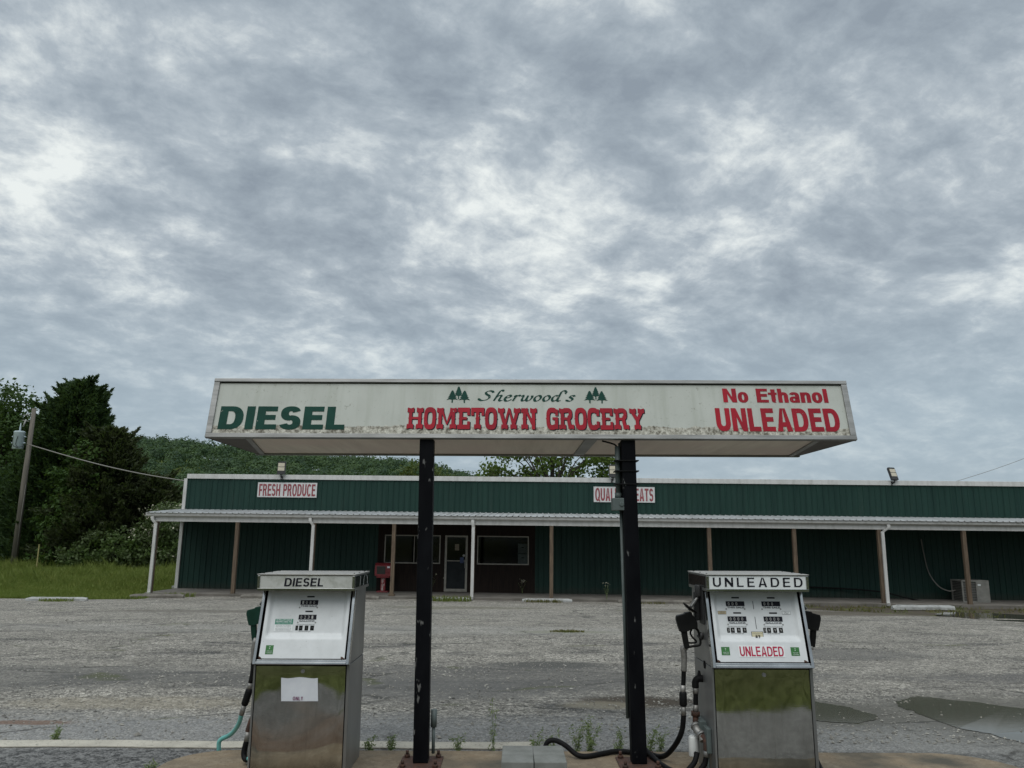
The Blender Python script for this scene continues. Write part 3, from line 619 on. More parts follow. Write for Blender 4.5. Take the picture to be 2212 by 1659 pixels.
def cedar(name, loc, label, h, rad, mat, group=None, n=420, lean=0., bare=.06, per=34):
    """juniper: feathery upswept sprays on a narrow uneven cone"""
    x, y = loc; z = g(x, y) - .05; root = thing(name, label, 'tree', (x, y, z), 0, group)
    mb = MB(); mb.tube([(0, 0, 0), (0, 0, h * .5), (lean * .5, 0, h * .97)], [.17, .10, .015], 8)
    pts = []; dirs = []
    lobes = [(rng.uniform(0, 6.28), rng.uniform(.1, .8), rng.uniform(.75, 1.25)) for _ in range(16)]
    for k in range(n):
        t_ = bare + (1 - bare) * rng.random() ** .85; a = rng.uniform(0, 6.28)
        prof = ((1 - t_) ** .56 * .92 + .08 * (1 - t_) ** .2) * (.45 + .55 * min(1, t_ / .12)); wob = 1 + .75 * mnoise.noise((math.cos(a) * 1.9, math.sin(a) * 1.9 + 7 * rad, t_ * 7.5)) + .16 * rng.normal()
        r = rad * prof * max(.25, wob); c = Vector((math.cos(a) * r * .9 + lean * t_, math.sin(a) * r * .9, h * t_ * .985))
        if k % 9 == 0: mb.tube([(lean * t_, 0, max(.1, c.z - r * .35)), c * .98], [.03, .006], 5, False)
        L = rng.uniform(.45, 1.25) * (1.15 - .4 * t_); dv = Vector((math.cos(a) * .75, math.sin(a) * .75, rng.uniform(.15, .85))).normalized()
        s = rng.random(per) ** .8; w_ = .20 * (1.08 - s)
        q = np.array(c) + np.outer((s - .55) * L, np.array(dv)) + rng.normal(0, 1, (per, 3)) * w_[:, None]
        pts.append(q); dirs.append(np.repeat(np.array([dv[:]]), per, 0))
    for k in range(int(n * .09)):          # long feathery leaders that break the outline
        t_ = .06 + .92 * rng.random(); a = rng.uniform(0, 6.28); r = rad * ((1 - t_) ** .56 * .95 + .05); L = rng.uniform(.8, 1.9) * (1.1 - .5 * t_)
        dv = Vector((math.cos(a) * .9, math.sin(a) * .9, rng.uniform(.25, 1.0))).normalized(); c = Vector((math.cos(a) * r * .85 + lean * t_, math.sin(a) * r * .85, h * t_))
        for q_ in range(3):
            m_ = per; s = rng.random(m_); q = np.array(c) + np.outer(s * L, np.array(dv)) + rng.normal(0, 1, (m_, 3)) * (.16 * (1.05 - s))[:, None]; q[:, 2] += .12 * (s * L) ** 2
            pts.append(q); dirs.append(np.repeat(np.array([dv[:]]), m_, 0))
    mb.build('trunk', M['bark'], root); P = np.concatenate(pts); D = np.concatenate(dirs); P[:, 2] = np.maximum(P[:, 2], .05)
    # slim sprays pointing along the branch
    Nn = len(P); dd = D + rng.normal(0, .38, (Nn, 3)); dd /= np.linalg.norm(dd, axis=1, keepdims=True); sd = np.cross(dd, rng.normal(0, 1, (Nn, 3))); sd /= np.linalg.norm(sd, axis=1, keepdims=True)
    s = rng.uniform(.10, .24, Nn)[:, None]; wd = s * .30
    V = np.stack([P - dd * s * .6, P + sd * wd, P + dd * s, P - sd * wd], 1).reshape(-1, 3); cards_obj('crown', V, mat, root); return root

# ------------------------------------------------------------------ wooded ridge
RX = [-900, -420, -290, -85, -38, -18, 30, 90, 200, 900]; RZ = [98, 77, 62, 49, 38, 32, 19, 4, 1, 0]
def hill_z(x, y):
    x = np.asarray(x, float); y = np.asarray(y, float)
    u = np.clip((y - 240) / 350, 0, 1); u = u * u * (3 - 2 * u); dn = np.clip((y - 620) / 500, 0, 1)
    return np.interp(x, RX, RZ) * u * (1 - .5 * dn) - .75 + 2.2 * np.sin(x * .021 + y * .013) * u
hx = np.arange(-900, 905, 30.); hy = np.concatenate([[236], np.arange(250, 1100, 30.)]); X, Y = np.meshgrid(hx, hy); V = np.stack([X.ravel(), Y.ravel(), hill_z(X, Y).ravel()], 1)
i = (np.arange(len(hy) - 1)[:, None] * len(hx) + np.arange(len(hx) - 1)[None]).ravel(); F = np.stack([i, i + 1, i + len(hx) + 1, i + len(hx)], 1)
tag(mesh_np('hill', V, F, M['grass'], None, True), kind='structure')
hp = []
while len(hp) < 6400:
    y = 245 + 375 * rng.random() ** .85; x = rng.uniform(-1.02 * y, 95)
    if rng.random() < .97: hp.append((x, y))
hp = np.array(hp); r = 2.8 + 3.4 * rng.random(len(hp)) ** 1.5; hz_ = hill_z(hp[:, 0], hp[:, 1]); per = 120
d = rng.normal(0, 1, (len(hp), per, 3)); d[..., 2] = np.abs(d[..., 2]) * .9 - .25; d[..., 1] -= .35; d /= np.linalg.norm(d, axis=2, keepdims=True)
lump = 1 + .22 * np.sin(d[..., 0] * 5 + hp[:, None, 0]) * np.cos(d[..., 2] * 6 + hp[:, None, 1])
Pc = np.stack([hp[:, 0], hp[:, 1], hz_ + r * .95 + 1.0 + rng.uniform(0, 2.5, len(hp))], 1)[:, None] + d * (r[:, None] * rng.uniform(.8, 1.05, (len(hp), per)) * lump)[..., None] * np.array([1, 1, 1.05])
V = leaf_cards(Pc.reshape(-1, 3), np.repeat(r * .20, per) * rng.uniform(.6, 1.3, len(hp) * per), d.reshape(-1, 3) * 2.8, .0, .5, 1.2)
tag(cards_obj('forest', V, M['leaf_hill']), 'dense green woodland covering the ridge behind the store', 'forest', kind='stuff')

# ------------------------------------------------------------------ trees at the left edge of the field
GT = 'trees at the edge of the grass field'
tree('broadleaf_tree', (-37.2, 56), 'tall airy broadleaf tree behind the utility pole with sky showing through its top', 'tree', M['leaf_oak'],
     [(0, 0, 11.6, 2.0, 1.6, 1.7, 50), (-1.6, 0, 9.4, 2.2, 1.8, 1.7, 70), (1.3, -.3, 9.6, 1.6, 1.6, 1.6, 48), (0, 0, 7.0, 2.8, 2.0, 1.8, 90), (1.2, .3, 5.0, 2.3, 1.8, 1.8, 80), (-1.5, .3, 4.6, 2.3, 1.8, 1.8, 80), (0, 0, 2.2, 3.0, 2, 1.8, 90)], 30, .42, .17, .2, 10, GT)
cedar('cedar_tree', (-29.2, 50.5), 'tallest dark cedar with a pointed feathery top rising right of the pole', 12.3, 3.7, M['leaf_cedar'], GT, 1900, .5, .04, 40)
cedar('cedar_tree', (-31.0, 51.5), 'narrow dark cedar crowding the left shoulder of the tallest cedar', 11.2, 2.3, M['leaf_cedar'], GT, 800)
cedar('cedar_tree', (-24.9, 48.5), 'lower brownish cedar at the right end of the tree clump', 8.8, 3.2, M['leaf_brown'], GT, 1300, -.5, .02, 40)
cedar('cedar_tree', (-22.6, 49.5), 'small brownish cedar beside the store end, shortest of the cedars', 5.9, 2.2, M['leaf_brown'], GT, 600, -.3, .02, 40)
tree('vine_tree', (-26.3, 47.3), 'bright green vine-covered tree in front of the dark cedars', 'tree', M['leaf_vine'],
     [(0.2, 0, 7.0, 1.3, 1.0, 1.2, 26), (.7, -.1, 5.6, 1.2, 1.0, 1.3, 26), (-.4, -.3, 5.2, 1.3, 1.0, 1.2, 30), (.2, -.5, 3.7, 1.9, 1.1, 1.3, 52), (-.8, -.4, 2.6, 1.3, 1.2, 1.3, 44), (1.2, -.2, 2.2, 1.4, 1.1, 1.3, 42), (0, -.6, 1.0, 2.2, 1.2, 1.0, 56)], 26, .24, .15, .13, 6.5, GT)
tree('leafy_shrub', (-33.9, 52.5), 'light green shrub at the foot of the utility pole', 'shrub', M['leaf_vine'],
     [(0, 0, 2.6, 1.6, 1.2, 1.4, 52), (-1.3, .3, 1.7, 1.6, 1.2, 1.4, 50), (1.2, 0, 1.3, 1.3, 1.1, 1.1, 40), (-2.8, 0, 2.1, 1.6, 1.2, 1.6, 50)], 26, .24, .14, .06, 2.6, 'shrubs along the field edge')
tree('leafy_shrub', (-23.6, 45.3), 'spreading pale-tipped shrub below the brownish cedar', 'shrub', M['leaf_bush'],
     [(0, 0, 1.4, 1.3, 1.0, 1.0, 40), (-1.4, 0, 1.0, 1.1, 1., .9, 34), (1.5, .2, 1.1, 1.1, .9, .9, 30), (.6, 0, 2.0, 1.2, .7, .5, 16)], 24, .22, .12, .05, 1.5, 'shrubs along the field edge')
fs = tree('flowering_shrub', (-20.6, 46.5), 'tall shrub dusted with white blossom behind the porch end', 'shrub', M['leaf_bush'],
     [(0, 0, 3.1, 1.3, 1.1, 1.0, 44), (-1.1, 0, 2.0, 1.1, 1., 1.0, 36), (.8, 0, 1.5, 1.3, 1., 1.2, 44), (-.3, -.2, .8, 1.6, 1., .8, 40)], 26, .22, .12, .05, 2.6, 'shrubs along the field edge')
P, D = clump_pts([(0, 0, 3.15, 1.35, 1.1, 1.05, 26), (-1.0, 0, 2.2, 1.1, 1, 1, 12), (.8, 0, 1.8, 1.3, 1, 1.2, 8)], 9, .16, .8); cards_obj('blossom', leaf_cards(P, .085, D, .2), M['flower'], fs)
tree('field_tree', (-31.5, 72), 'mid-green tree standing beyond the field, seen between cedars and store', 'tree', M['leaf_oak'],
     [(0, 0, 4.6, 2.8, 2, 2, 60), (3.2, 0, 4.1, 2.6, 2, 1.9, 60), (6.6, 1, 4.4, 2.6, 2, 2.0, 60), (1.5, 0, 2, 3.4, 2, 1.6, 60), (5.5, 0, 2, 3, 2, 1.6, 60)], 26, .4, .24, .2, 5, GT)
# trees behind the store
GB = 'trees rising behind the store roof'
tree('olive_tree', (-5.6, 48.5), 'yellow-green tree above the store roof beside the left canopy post', 'tree', M['leaf_olive'],
     [(0, 0, 5.9, 1.4, 1.2, 1.0, 40), (-1.1, 0, 4.8, 1.3, 1.2, 1.0, 36), (1.2, 0, 5.3, 1.2, 1.2, .9, 34), (2.0, 0, 4.3, 1.0, 1., .8, 26), (0, 0, 3.6, 2.2, 1.4, 1.3, 50)], 26, .26, .14, .13, 5.2, GB)
tips = [(-3.2, .3, 6.2), (-2.3, -.4, 7.6), (-1.2, .5, 8.4), (.2, 0, 8.9), (1.3, .4, 8.3), (2.6, -.3, 7.4), (3.5, .2, 6.0), (-2.8, 0, 5.0), (2.9, .4, 4.9), (.9, -.5, 7.2), (-.7, -.4, 7.0)]
tree('elm_tree', (2.4, 45.5), 'spreading green tree with dark forked limbs above the middle of the roof', 'tree', M['leaf_tree'],
     [(-3.3, 0, 6.0, 1.2, 1.2, .7, 20), (-2.4, 0, 7.4, 1.3, 1.2, .8, 22), (-.8, 0, 8.2, 1.5, 1.3, .8, 28), (1.2, 0, 8.1, 1.5, 1.3, .8, 26), (2.7, 0, 7.1, 1.3, 1.2, .8, 24), (3.6, 0, 5.9, 1.2, 1.1, .8, 24), (-1.6, .4, 5.6, 1.4, 1.2, .9, 24), (1.5, .5, 5.6, 1.5, 1.2, .9, 26), (0, .2, 6.6, 1.5, 1.2, .9, 20), (-2.4, .2, 4.5, 1.2, 1, .6, 16), (2.6, .2, 4.5, 1.5, 1, .7, 24), (-4.0, 0, 5.2, .8, .8, .4, 10)], 30, .27, .14, .19, 7.6, GB, .3, tips)

# ------------------------------------------------------------------ grass of the field
def blades(P, h, lean, wd, mat, name):
    N = len(P); a = rng.uniform(0, 6.28, N); L = rng.normal(0, lean, (N, 2)) * h[:, None]; dx = np.stack([np.cos(a), np.sin(a)], 1) * wd
    b0 = P.copy(); b0[:, :2] -= dx; b1 = P.copy(); b1[:, :2] += dx; m0 = P.copy(); m0[:, :2] += L * .35 - dx * .7; m0[:, 2] += h * .6; m1 = P.copy(); m1[:, :2] += L * .35 + dx * .7; m1[:, 2] += h * .6
    tp = P.copy(); tp[:, :2] += L; tp[:, 2] += h
    V = np.stack([b0, b1, m1, tp, m0], 1).reshape(-1, 3); return V, np.arange(N * 5).reshape(-1, 5)
N = 70000; gy = 27.2 + 24 * rng.random(N) ** 1.15; gx = -11.5 - (gy * .70 - 10.5) * rng.random(N)
ok = (gy > lot_edge(gx) + .05) & ~((gx > -13.6) & (gy > 28.4) & (gy < 46)); gx, gy = gx[ok], gy[ok]
hh = (.06 + .10 * rng.random(len(gx))) * (1 + 2.4 * np.clip((gy - 31) / 5, 0, 1) + 3.0 * np.clip((gy - 40) / 5, 0, 1) * rng.random(len(gx)) ** 2) * (.7 + .6 * np.clip(.5 + .8 * np.sin(gx * 1.3 + gy) * np.sin(gy * .9), 0, 1))
V, F = blades(np.stack([gx, gy, gz(gx, gy) - .035], 1), hh, .35, .018, None, ''); tag(mesh_np('grass', V, F, M['leaf_grass']), kind='stuff')
N = 16000; gx = rng.uniform(8.5, 26, N); gy = rng.uniform(21, 33.5, N); ok = (gy > lot_edge(gx) + .3) & (gx < gy * .75) & (np.sin(gx * 2.1 + 3 * np.sin(gy)) + np.sin(gy * 2.7) + 2.2 * rng.random(N) + .25 * (gy - 27) > 1.75); gx, gy = gx[ok], gy[ok]
V, F = blades(np.stack([gx, gy, gz(gx, gy) - .035], 1), .03 + .10 * rng.random(len(gx)), .5, .014, None, ''); tag(mesh_np('verge_grass', V, F, M['leaf_dry']), kind='stuff')
N = 45000; gy = 2.66 - 9 * rng.random(N) ** 1.2; gx = rng.uniform(-7, 7, N)
V, F = blades(np.stack([gx, gy, gz(gx, gy) - .035], 1), .02 + .045 * rng.random(N), .6, .006, None, ''); tag(mesh_np('roadside_grass', V, F, M['leaf_road']), kind='stuff')

# ------------------------------------------------------------------ the store
BM = Matrix.Translation((0, 31.6, -.45)) @ Matrix.Rotation(R(-1.9), 4, 'Z') @ Matrix.Rotation(.0079, 4, 'Y')
store = thing('grocery_store', 'long low green metal store with a white-trimmed parapet and a full-width porch', 'building', mat=BM)
UL, UR = -13.45, 30.0
def ribbed(name, u0, u1, z0, z1, v, mat, parent, pitch=.2286, hgt=.02, sign=-1):
    """ribbed steel sheet: one profile swept from z0 to z1, every fourth rib a wider side lap"""
    us = []; k = 0; u = u0
    prof = [(u0, 0)]
    while u + pitch < u1:
        c = u + pitch * .5; wide = 1.5 if k % 4 == 0 else 1.; prof += [(c - .024 * wide, 0), (c - .011 * wide, hgt * wide), (c + .011 * wide, hgt * wide), (c + .024 * wide, 0)]
        mid = c + pitch * .5 - .0; prof += [(mid - .012, 0), (mid - .006, .003), (mid + .006, .003), (mid + .012, 0)] if False else []
        u += pitch; k += 1
    prof.append((u1, 0)); n = len(prof)
    V = [(a, v + sign * b, z0) for a, b in prof] + [(a, v + sign * b, z1) for a, b in prof]; F = [(i, i + 1, n + i + 1, n + i) for i in range(n - 1)]
    mb = MB(); mb.add(V, F); return mb.build(name, mat, parent)
WL, WR = -5.41, .94
ribbed('green_wall', UL, WL, 0, 3.02, 0, M['greenlow'], store); ribbed('green_wall', WR, UR, 0, 3.02, 0, M['greenlow'], store)
ribbed('parapet', UL, UR, 3.06, 4.40, -.03, M['green'], store)
mb = MB(); mb.box(UL - .02, UR, -.09, .35, 4.40, 4.59); mb.build('parapet_trim', M['white'], store, .008)
mb = MB(); mb.box(UL - .13, UL, -.085, .30, 3.02, 4.40); mb.box(UL - .13, UL, -.075, .02, .0, 3.0); mb.build('corner_trim', M['white'], store, .006)
mb = MB(); mb.box(UL - .02, UL + .01, .02, 14, .0, 4.39); mb.build('side_wall', M['green'], store)
mb = MB(); mb.box(UR - .01, UR + .02, .02, 14, .0, 4.39); mb.build('side_wall', M['green'], store)
mb = MB(); mb.box(UL, UR, 14, 14.05, 0, 4.3); mb.build('rear_wall', M['green'], store)
mb = MB(); mb.box(UL, UR, .36, 14, 4.18, 4.26); mb.build('roof', M['roofwhite'], store)
mb = MB(); mb.box(UL - .1, UR, -2.52, .25, -.16, 0.); mb.build('porch_slab', M['slab'], store, .015)
# the stained plywood entrance bay with its openings
D0, D1, DT = -2.69, -1.77, 2.22
W1, W2, WB, WT = (-5.14, -2.87), (-1.39, .69), 1.09, 2.22
mb = MB(); T0 = .05
for a, b, c, d_ in ((WL, W1[0], 0, 3.02), (W1[0], W1[1], 0, WB), (W1[0], W1[1], WT, 3.02), (W1[1], D0, 0, 3.02), (D0, D1, DT, 3.02), (D1, W2[0], 0, 3.02), (W2[0], W2[1], 0, WB), (W2[0], W2[1], WT, 3.02), (W2[1], WR, 0, 3.02)):
    mb.box(a, b, 0, T0, c, d_)
u = WL + .1
while u < WR:      # thin vertical grooves as proud battens
    if not (D0 - .02 < u < D1 + .02):
        lo_ = W1[0] < u < W1[1] or W2[0] < u < W2[1]
        mb.box(u, u + .018, -.006, -.0005, 0, WB - .05 if lo_ else 3.0)
    u += .2
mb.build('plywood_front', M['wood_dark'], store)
def window(u0, u1, mull=None):
    f = MB(); a = .045
    f.box(u0, u1, -.03, .05, WB, WB + a); f.box(u0, u1, -.03, .05, WT - a, WT); f.box(u0, u0 + a, -.028, .05, WB + a, WT - a); f.box(u1 - a, u1, -.028, .05, WB + a, WT - a)
    if mull: f.box(mull, mull + .03, -.012, .04, WB + a, WT - a)
    o = f.build('window', M['frame'], store, .004); mb = MB(); mb.box(u0 + a, u1 - a, .018, .024, WB + a, WT - a); mb.build('pane', M['glass'], o)
window(*W1, -3.95); window(*W2)
dr = MB(); a = .085
dr.box(D0, D0 + a, -.02, .05, .02, DT); dr.box(D1 - a, D1, -.02, .05, .02, DT); dr.box(D0 + a, D1 - a, -.02, .05, DT - .07, DT); dr.box(D0 + a, D1 - a, -.02, .05, .02, .13); dr.box(D0 + a, D1 - a, -.015, .045, 1.20, 1.235)
door = dr.build('door', M['frame'], store, .004)
mb = MB(); mb.box(D0 + a, D1 - a, .012, .018, 1.235, DT - .07); mb.build('pane', M['glass'], door)
mb = MB(); mb.box(D0 + a, D1 - a, .010, .020, .13, 1.20); mb.build('kick_panel', pm('door_panel', (.022, .026, .028), (.015, .018, .02), 4, .6, spec=.15), door)
mb = MB(); mb.tube(smooth_path([(D1 - .10, -.02, 1.28), (D1 - .10, -.07, 1.25), (D1 - .10, -.07, .98), (D1 - .10, -.02, .95)], 5), .013, 8); mb.tube([(D1 - .045, -.022, 1.44), (D1 - .045, -.035, 1.44)], .028, 12); mb.tube([(D1 - .15, -.0, 1.43), (D1 - .15, -.012, 1.43)], .05, 14); mb.build('handle', M['alu'], door)
mb = MB(); mb.box(D0 + .40, D0 + .57, .006, .011, 1.63, 1.88); nt = mb.build('notice', pm('faded_notice', (.26, .23, .17), (.14, .11, .08), 25, .8), door)
mb = MB(); mb.box(D0 + .62, D0 + .77, -.028, -.021, 1.14, 1.36); mb.build('sticker', pm('blue_sign', (.03, .05, .13), rough=.5), door)
# room behind the glass
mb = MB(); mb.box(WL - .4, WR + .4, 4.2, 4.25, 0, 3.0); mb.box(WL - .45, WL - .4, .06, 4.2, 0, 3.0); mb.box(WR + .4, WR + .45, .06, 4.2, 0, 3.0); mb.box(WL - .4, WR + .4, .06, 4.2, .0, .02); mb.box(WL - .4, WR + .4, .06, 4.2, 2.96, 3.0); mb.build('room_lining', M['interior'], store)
def local_thing(name, label, cat, x, y, z, group=None, rz=0): return thing(name, label, cat, mat=BM @ Matrix.Translation((x, y, z)) @ Matrix.Rotation(rz, 4, 'Z'), group=group)
for k, (zz_, hh_, lab) in enumerate(((1.12, .42, 'lower pale storage box just inside the right shop window'), (1.56, .36, 'upper pale storage box with a lipped lid inside the right shop window'))):
    b_ = local_thing('storage_box', lab, 'box', .44, .22, zz_, 'boxes stacked inside the window')
    mb = MB(); mb.box(-.19, .19, -.13, .17, 0, hh_ - .04); mb.build('carton', M['pale'], b_, .006); mb = MB(); mb.box(-.2, .2, -.14, .18, hh_ - .06 + .02, hh_); mb.build('lid', M['pale'], b_, .006)
    mb = MB(); mb.box(-.05, .05, -.136, -.1305, hh_ * .55, hh_ * .55 + .035); mb.build('handle', M['interior'], b_)
mb = MB(); mb.box(WR - .6, WR + .3, .08, .55, .02, 1.115); tag(mb.build('shop_counter', M['interior']), 'dark low counter under the boxes inside the right window', 'counter'); bpy.data.objects['shop_counter'].matrix_world = BM
# porch roof, ceiling, gutter, beam
RF, RBk, zf, zb = -2.66, -.05, 2.935, 3.13
prof = []; u = UL - .28
prof.append((u, 0)); k = 0
while u + .2286 < UR:
    c = u + .114; prof += [(c - .030, 0), (c - .013, .028), (c + .013, .028), (c + .030, 0)]; u += .2286
prof.append((UR, 0)); n = len(prof)
mb = MB(); mb.add([(a, RF, zf + b) for a, b in prof] + [(a, RBk, zb + b) for a, b in prof] + [(a, RF, zf + b - .012) for a, b in prof] + [(a, RBk, zb + b - .012) for a, b in prof],
                  [(i, i + 1, n + i + 1, n + i) for i in range(n - 1)] + [(2 * n + i, 3 * n + i, 3 * n + i + 1, 2 * n + i + 1) for i in range(n - 1)] + [(i, 2 * n + i, 2 * n + i + 1, i + 1) for i in range(n - 1)])
mb.build('porch_roof', M['roofwhite'], store)
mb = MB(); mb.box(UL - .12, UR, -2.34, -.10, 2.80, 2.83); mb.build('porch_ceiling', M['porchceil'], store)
mb = MB(); mb.box(UL - .12, UR, -2.47, -2.36, 2.61, 2.86); mb.box(UL - .17, UL - .122, -2.45, -.02, 2.64, 2.86); mb.build('porch_beam', M['white'], store, .006)
G0 = [(-2.475, 2.795), (-2.475, 2.925), (-2.485, 2.925), (-2.485, 2.805), (-2.545, 2.80), (-2.595, 2.83), (-2.60, 2.90), (-2.615, 2.905), (-2.615, 2.925), (-2.60, 2.925), (-2.59, 2.91), (-2.585, 2.84), (-2.54, 2.812), (-2.495, 2.815), (-2.495, 2.795)]
G0 = [(-2.475, 2.79), (-2.475, 2.92), (-2.49, 2.92), (-2.49, 2.805), (-2.54, 2.805), (-2.58, 2.835), (-2.59, 2.92), (-2.61, 2.92), (-2.61, 2.895), (-2.60, 2.825), (-2.55, 2.79)]
mb = MB(); mb.prism(G0, lambda a, b, c: (c, a, b), UL - .30, UR); mb.box(UL - .305, UL - .301, -2.61, -2.475, 2.79, 2.92); mb.build('gutter', M['white'], store)
for uu in (-13.39, -10.27, -7.36, -4.33, -1.36, 1.55, 4.5, 7.37, 10.47, 13.55, 16.6, 19.6, 22.7, 25.7, 28.7):
    mb = MB(); a = .068; jx = random.uniform(-.012, .012); mb.add([(uu - a, -2.47 + .0, 0), (uu + a, -2.47, 0), (uu + a, -2.33, 0), (uu - a, -2.33, 0), (uu - a + jx, -2.47, 2.61), (uu + a + jx, -2.47, 2.61), (uu + a + jx, -2.33, 2.61), (uu - a + jx, -2.33, 2.61)],
        [(3, 2, 1, 0), (4, 5, 6, 7), (0, 1, 5, 4), (1, 2, 6, 5), (2, 3, 7, 6), (3, 0, 4, 7)])
    mb.build('porch_post', M['wood_post'], store, .008)
    if uu in (-4.33,):
        mb = MB(); mb.box(uu - .11, uu + .11, -2.52, -2.28, 0.002, .07); mb.build('post_base', M['wood_post'], store, .01)
def downspout(uu, dx=-.10):
    x2 = uu + (.03 if uu < 0 else .08); x2 = uu + .035 * (1 if uu > -12 else .6)
    P = smooth_path([(x2 + dx, -2.545, 2.80), (x2 + dx, -2.56, 2.70), (x2 + dx * .5, -2.55, 2.60), (x2, -2.525, 2.50), (x2, -2.53, 2.3), (x2, -2.53, .10), (x2, -2.60, .02)], 5)
    mb = MB(); W_ = .055
    n0 = None; vs = []; fs = []
    for p in P: vs += [p + Vector((-W_, -.035, 0)), p + Vector((W_, -.035, 0)), p + Vector((W_, .035, 0)), p + Vector((-W_, .035, 0))]
    for i in range(len(P) - 1):
        for k in range(4): fs.append((i * 4 + k, i * 4 + (k + 1) % 4, i * 4 + 4 + (k + 1) % 4, i * 4 + 4 + k))
    mb.add(vs, fs + [(0, 3, 2, 1), tuple(len(vs) - 4 + q for q in range(4))]); mb.build('downspout', M['white'], store, .008)
downspout(-13.39, -.13); downspout(-7.40, -.12); downspout(-1.39, -.02); downspout(13.60, .22)

# things on and around the store
def signboard(u0, z0, wd, ht, text, label):
    s = local_thing('wall_sign', label, 'sign', u0, -.062, z0, 'lettered boards on the parapet')
    mb = MB(); mb.box(0, wd, -.016, 0, 0, ht); mb.build('board', M['signboard'], s, .003)
    letters('lettering', text, bold(.25, .165), M['fadered'], s, (.06, -.016, .05), (1, 0, 0), (0, 0, 1), wd - .12, ht - .11, .10, .002)
signboard(-10.48, 3.67, 2.46, .60, 'FRESH PRODUCE', 'white board reading FRESH PRODUCE in faded red on the green parapet')
signboard(3.30, 3.61, 2.46, .62, 'QUALITY MEATS', 'white board reading QUALITY MEATS in faded red behind the canopy post')
def floodlight(u, label, tilt=.22, rz=0.):
    f = local_thing('floodlight', label, 'lamp', u, -.10, 4.50, 'floodlights on the parapet', rz)
    A = Matrix.Translation((0, -.13, .10)) @ Matrix.Rotation(-tilt, 4, 'X')
    mb = MB(); mb.box(-.16, .16, -.05, .05, 0, .50, A)
    for k in range(9): mb.box(-.14 + k * .035 - .006, -.14 + k * .035 + .006, -.045, .045, .505, .535, A)
    mb.build('housing', M['lampblack'], f, .015)
    for z0 in (.135, .305):
        mb = MB(); mb.box(-.135, .135, -.058, -.0515, z0, z0 + .15, A); mb.build('lens', M['lens'], f, .003)
    mb = MB(); mb.tube([(0, -.13, .11), (0, -.09, .0), (0, .012, -.02)], .03, 8); mb.box(-.06, .06, .010, .018, -.10, .04); mb.build('bracket', M['lampblack'], f)
floodlight(-9.50, 'black floodlight on the parapet above the FRESH PRODUCE board', .1, .0)
floodlight(4.07, 'black floodlight on the parapet beside the right canopy post', .15, .05)
floodlight(15.25, 'tilted black floodlight alone on the far right of the parapet', .35, .35)
# newspaper box
nb = local_thing('newspaper_box', 'red coin newspaper box on a pedestal beside the entrance', 'newspaper box', -5.02, -.55, 0)
mb = MB(); mb.prism([(-.22, .62), (.24, .62), (.24, 1.12), (-.12, 1.12), (-.22, 1.02)], lambda a, b, c: (c, a, b), -.32, .32); mb.build('cabinet', M['red'], nb, .015)
mb = MB(); mb.box(-.235, .10, -.232, -.2205, .70, 1.0); mb.build('window', M['dkglass'], nb, .004)
mb = MB(); mb.box(.13, .29, -.25, -.2205, .76, .90); mb.build('coin_box', M['red'], nb, .006); mb = MB(); mb.box(.17, .28, -.228, -.2206, .93, 1.0); mb.build('price_card', M['paper'], nb)
mb = MB(); mb.box(-.25, .25, -.20, .2, .56, .619); mb.box(-.09, .09, -.10, .10, .05, .56); mb.box(-.22, .22, -.2, .2, 0.002, .05); mb.build('pedestal', M['red'], nb, .008)
small_text('lettering', 'Sun-Times', pm('cream_letter', (.5, .45, .42), rough=.6), nb, (-.055, -.102, .53), (0, 0, -1), (1, 0, 0), .46, .115, .002, .02)
# condenser unit
ac = local_thing('air_conditioner', 'beige outdoor condenser unit standing against the green wall', 'air conditioner', 17.42, -.95, -.06)
mb = MB(); mb.box(-.50, .50, -.4, .4, .04, .10); mb.box(-.50, .50, -.4, .4, .80, .86)
for sx in (-1, 1):
    for sy in (-1, 1): mb.box(sx * .475 - .025, sx * .475 + .025, sy * .375 - .025, sy * .375 + .025, .10, .80)
for k in range(11): mb.box(-.45, .45, -.395, -.38, .135 + k * .06, .150 + k * .06); mb.box(-.485, -.47, -.35, .35, .135 + k * .06, .150 + k * .06)
mb.box(.02, .45, -.402, -.376, .10, .80)
mb.build('casing', M['ac'], ac, .004); mb = MB(); mb.box(-.455, .455, -.365, .36, .1, .8); mb.build('coil', M['acdark'], ac)
mb = MB(); mb.tube([(0, 0, .862), (0, 0, .88)], .30, 20); mb.build('fan_guard', M['acdark'], ac); mb = MB(); mb.box(.08, .19, -.4065, -.4025, .66, .72); mb.build('nameplate', M['stwhite'], ac)
lp = MB(); lp.tube(smooth_path([(16.20, -.04, 2.3), (16.25, -.06, 1.7), (16.36, -.10, 1.0), (16.55, -.35, .52), (16.75, -.7, .36), (16.93, -.85, .40)], 8), .022, 8)
o = lp.build('refrigerant_line', M['cable']); o.matrix_world = BM; tag(o, 'thin grey line sagging down the wall to the condenser unit', 'pipe')
lp = MB(); lp.tube(smooth_path([(10.2, -.10, .42), (11.5, -.10, .40), (13.0, -.14, .36), (14.4, -.3, .26), (15.4, -.7, .02), (16.2, -.9, -.1)], 8), .028, 8)
o = lp.build('drain_hose', M['black']); o.matrix_world = BM; tag(o, 'long black hose lying along the foot of the right-hand wall', 'hose')
mb = MB(); mb.box(-.1, .1, -.09, -.02, 0, .12); mb.tube([(0, -.05, -.001), (0, -.05, -.03)], .05, 10)
o = local_thing('porch_lamp', 'small pale lamp under the porch ceiling right of the door', 'lamp', .18, -1.3, 2.675); mb.build('fixture', M['frame'], o, .01)
mb = MB(); mb.box(-13.62, -13.30, -.5, -.2, -.06, .06); 
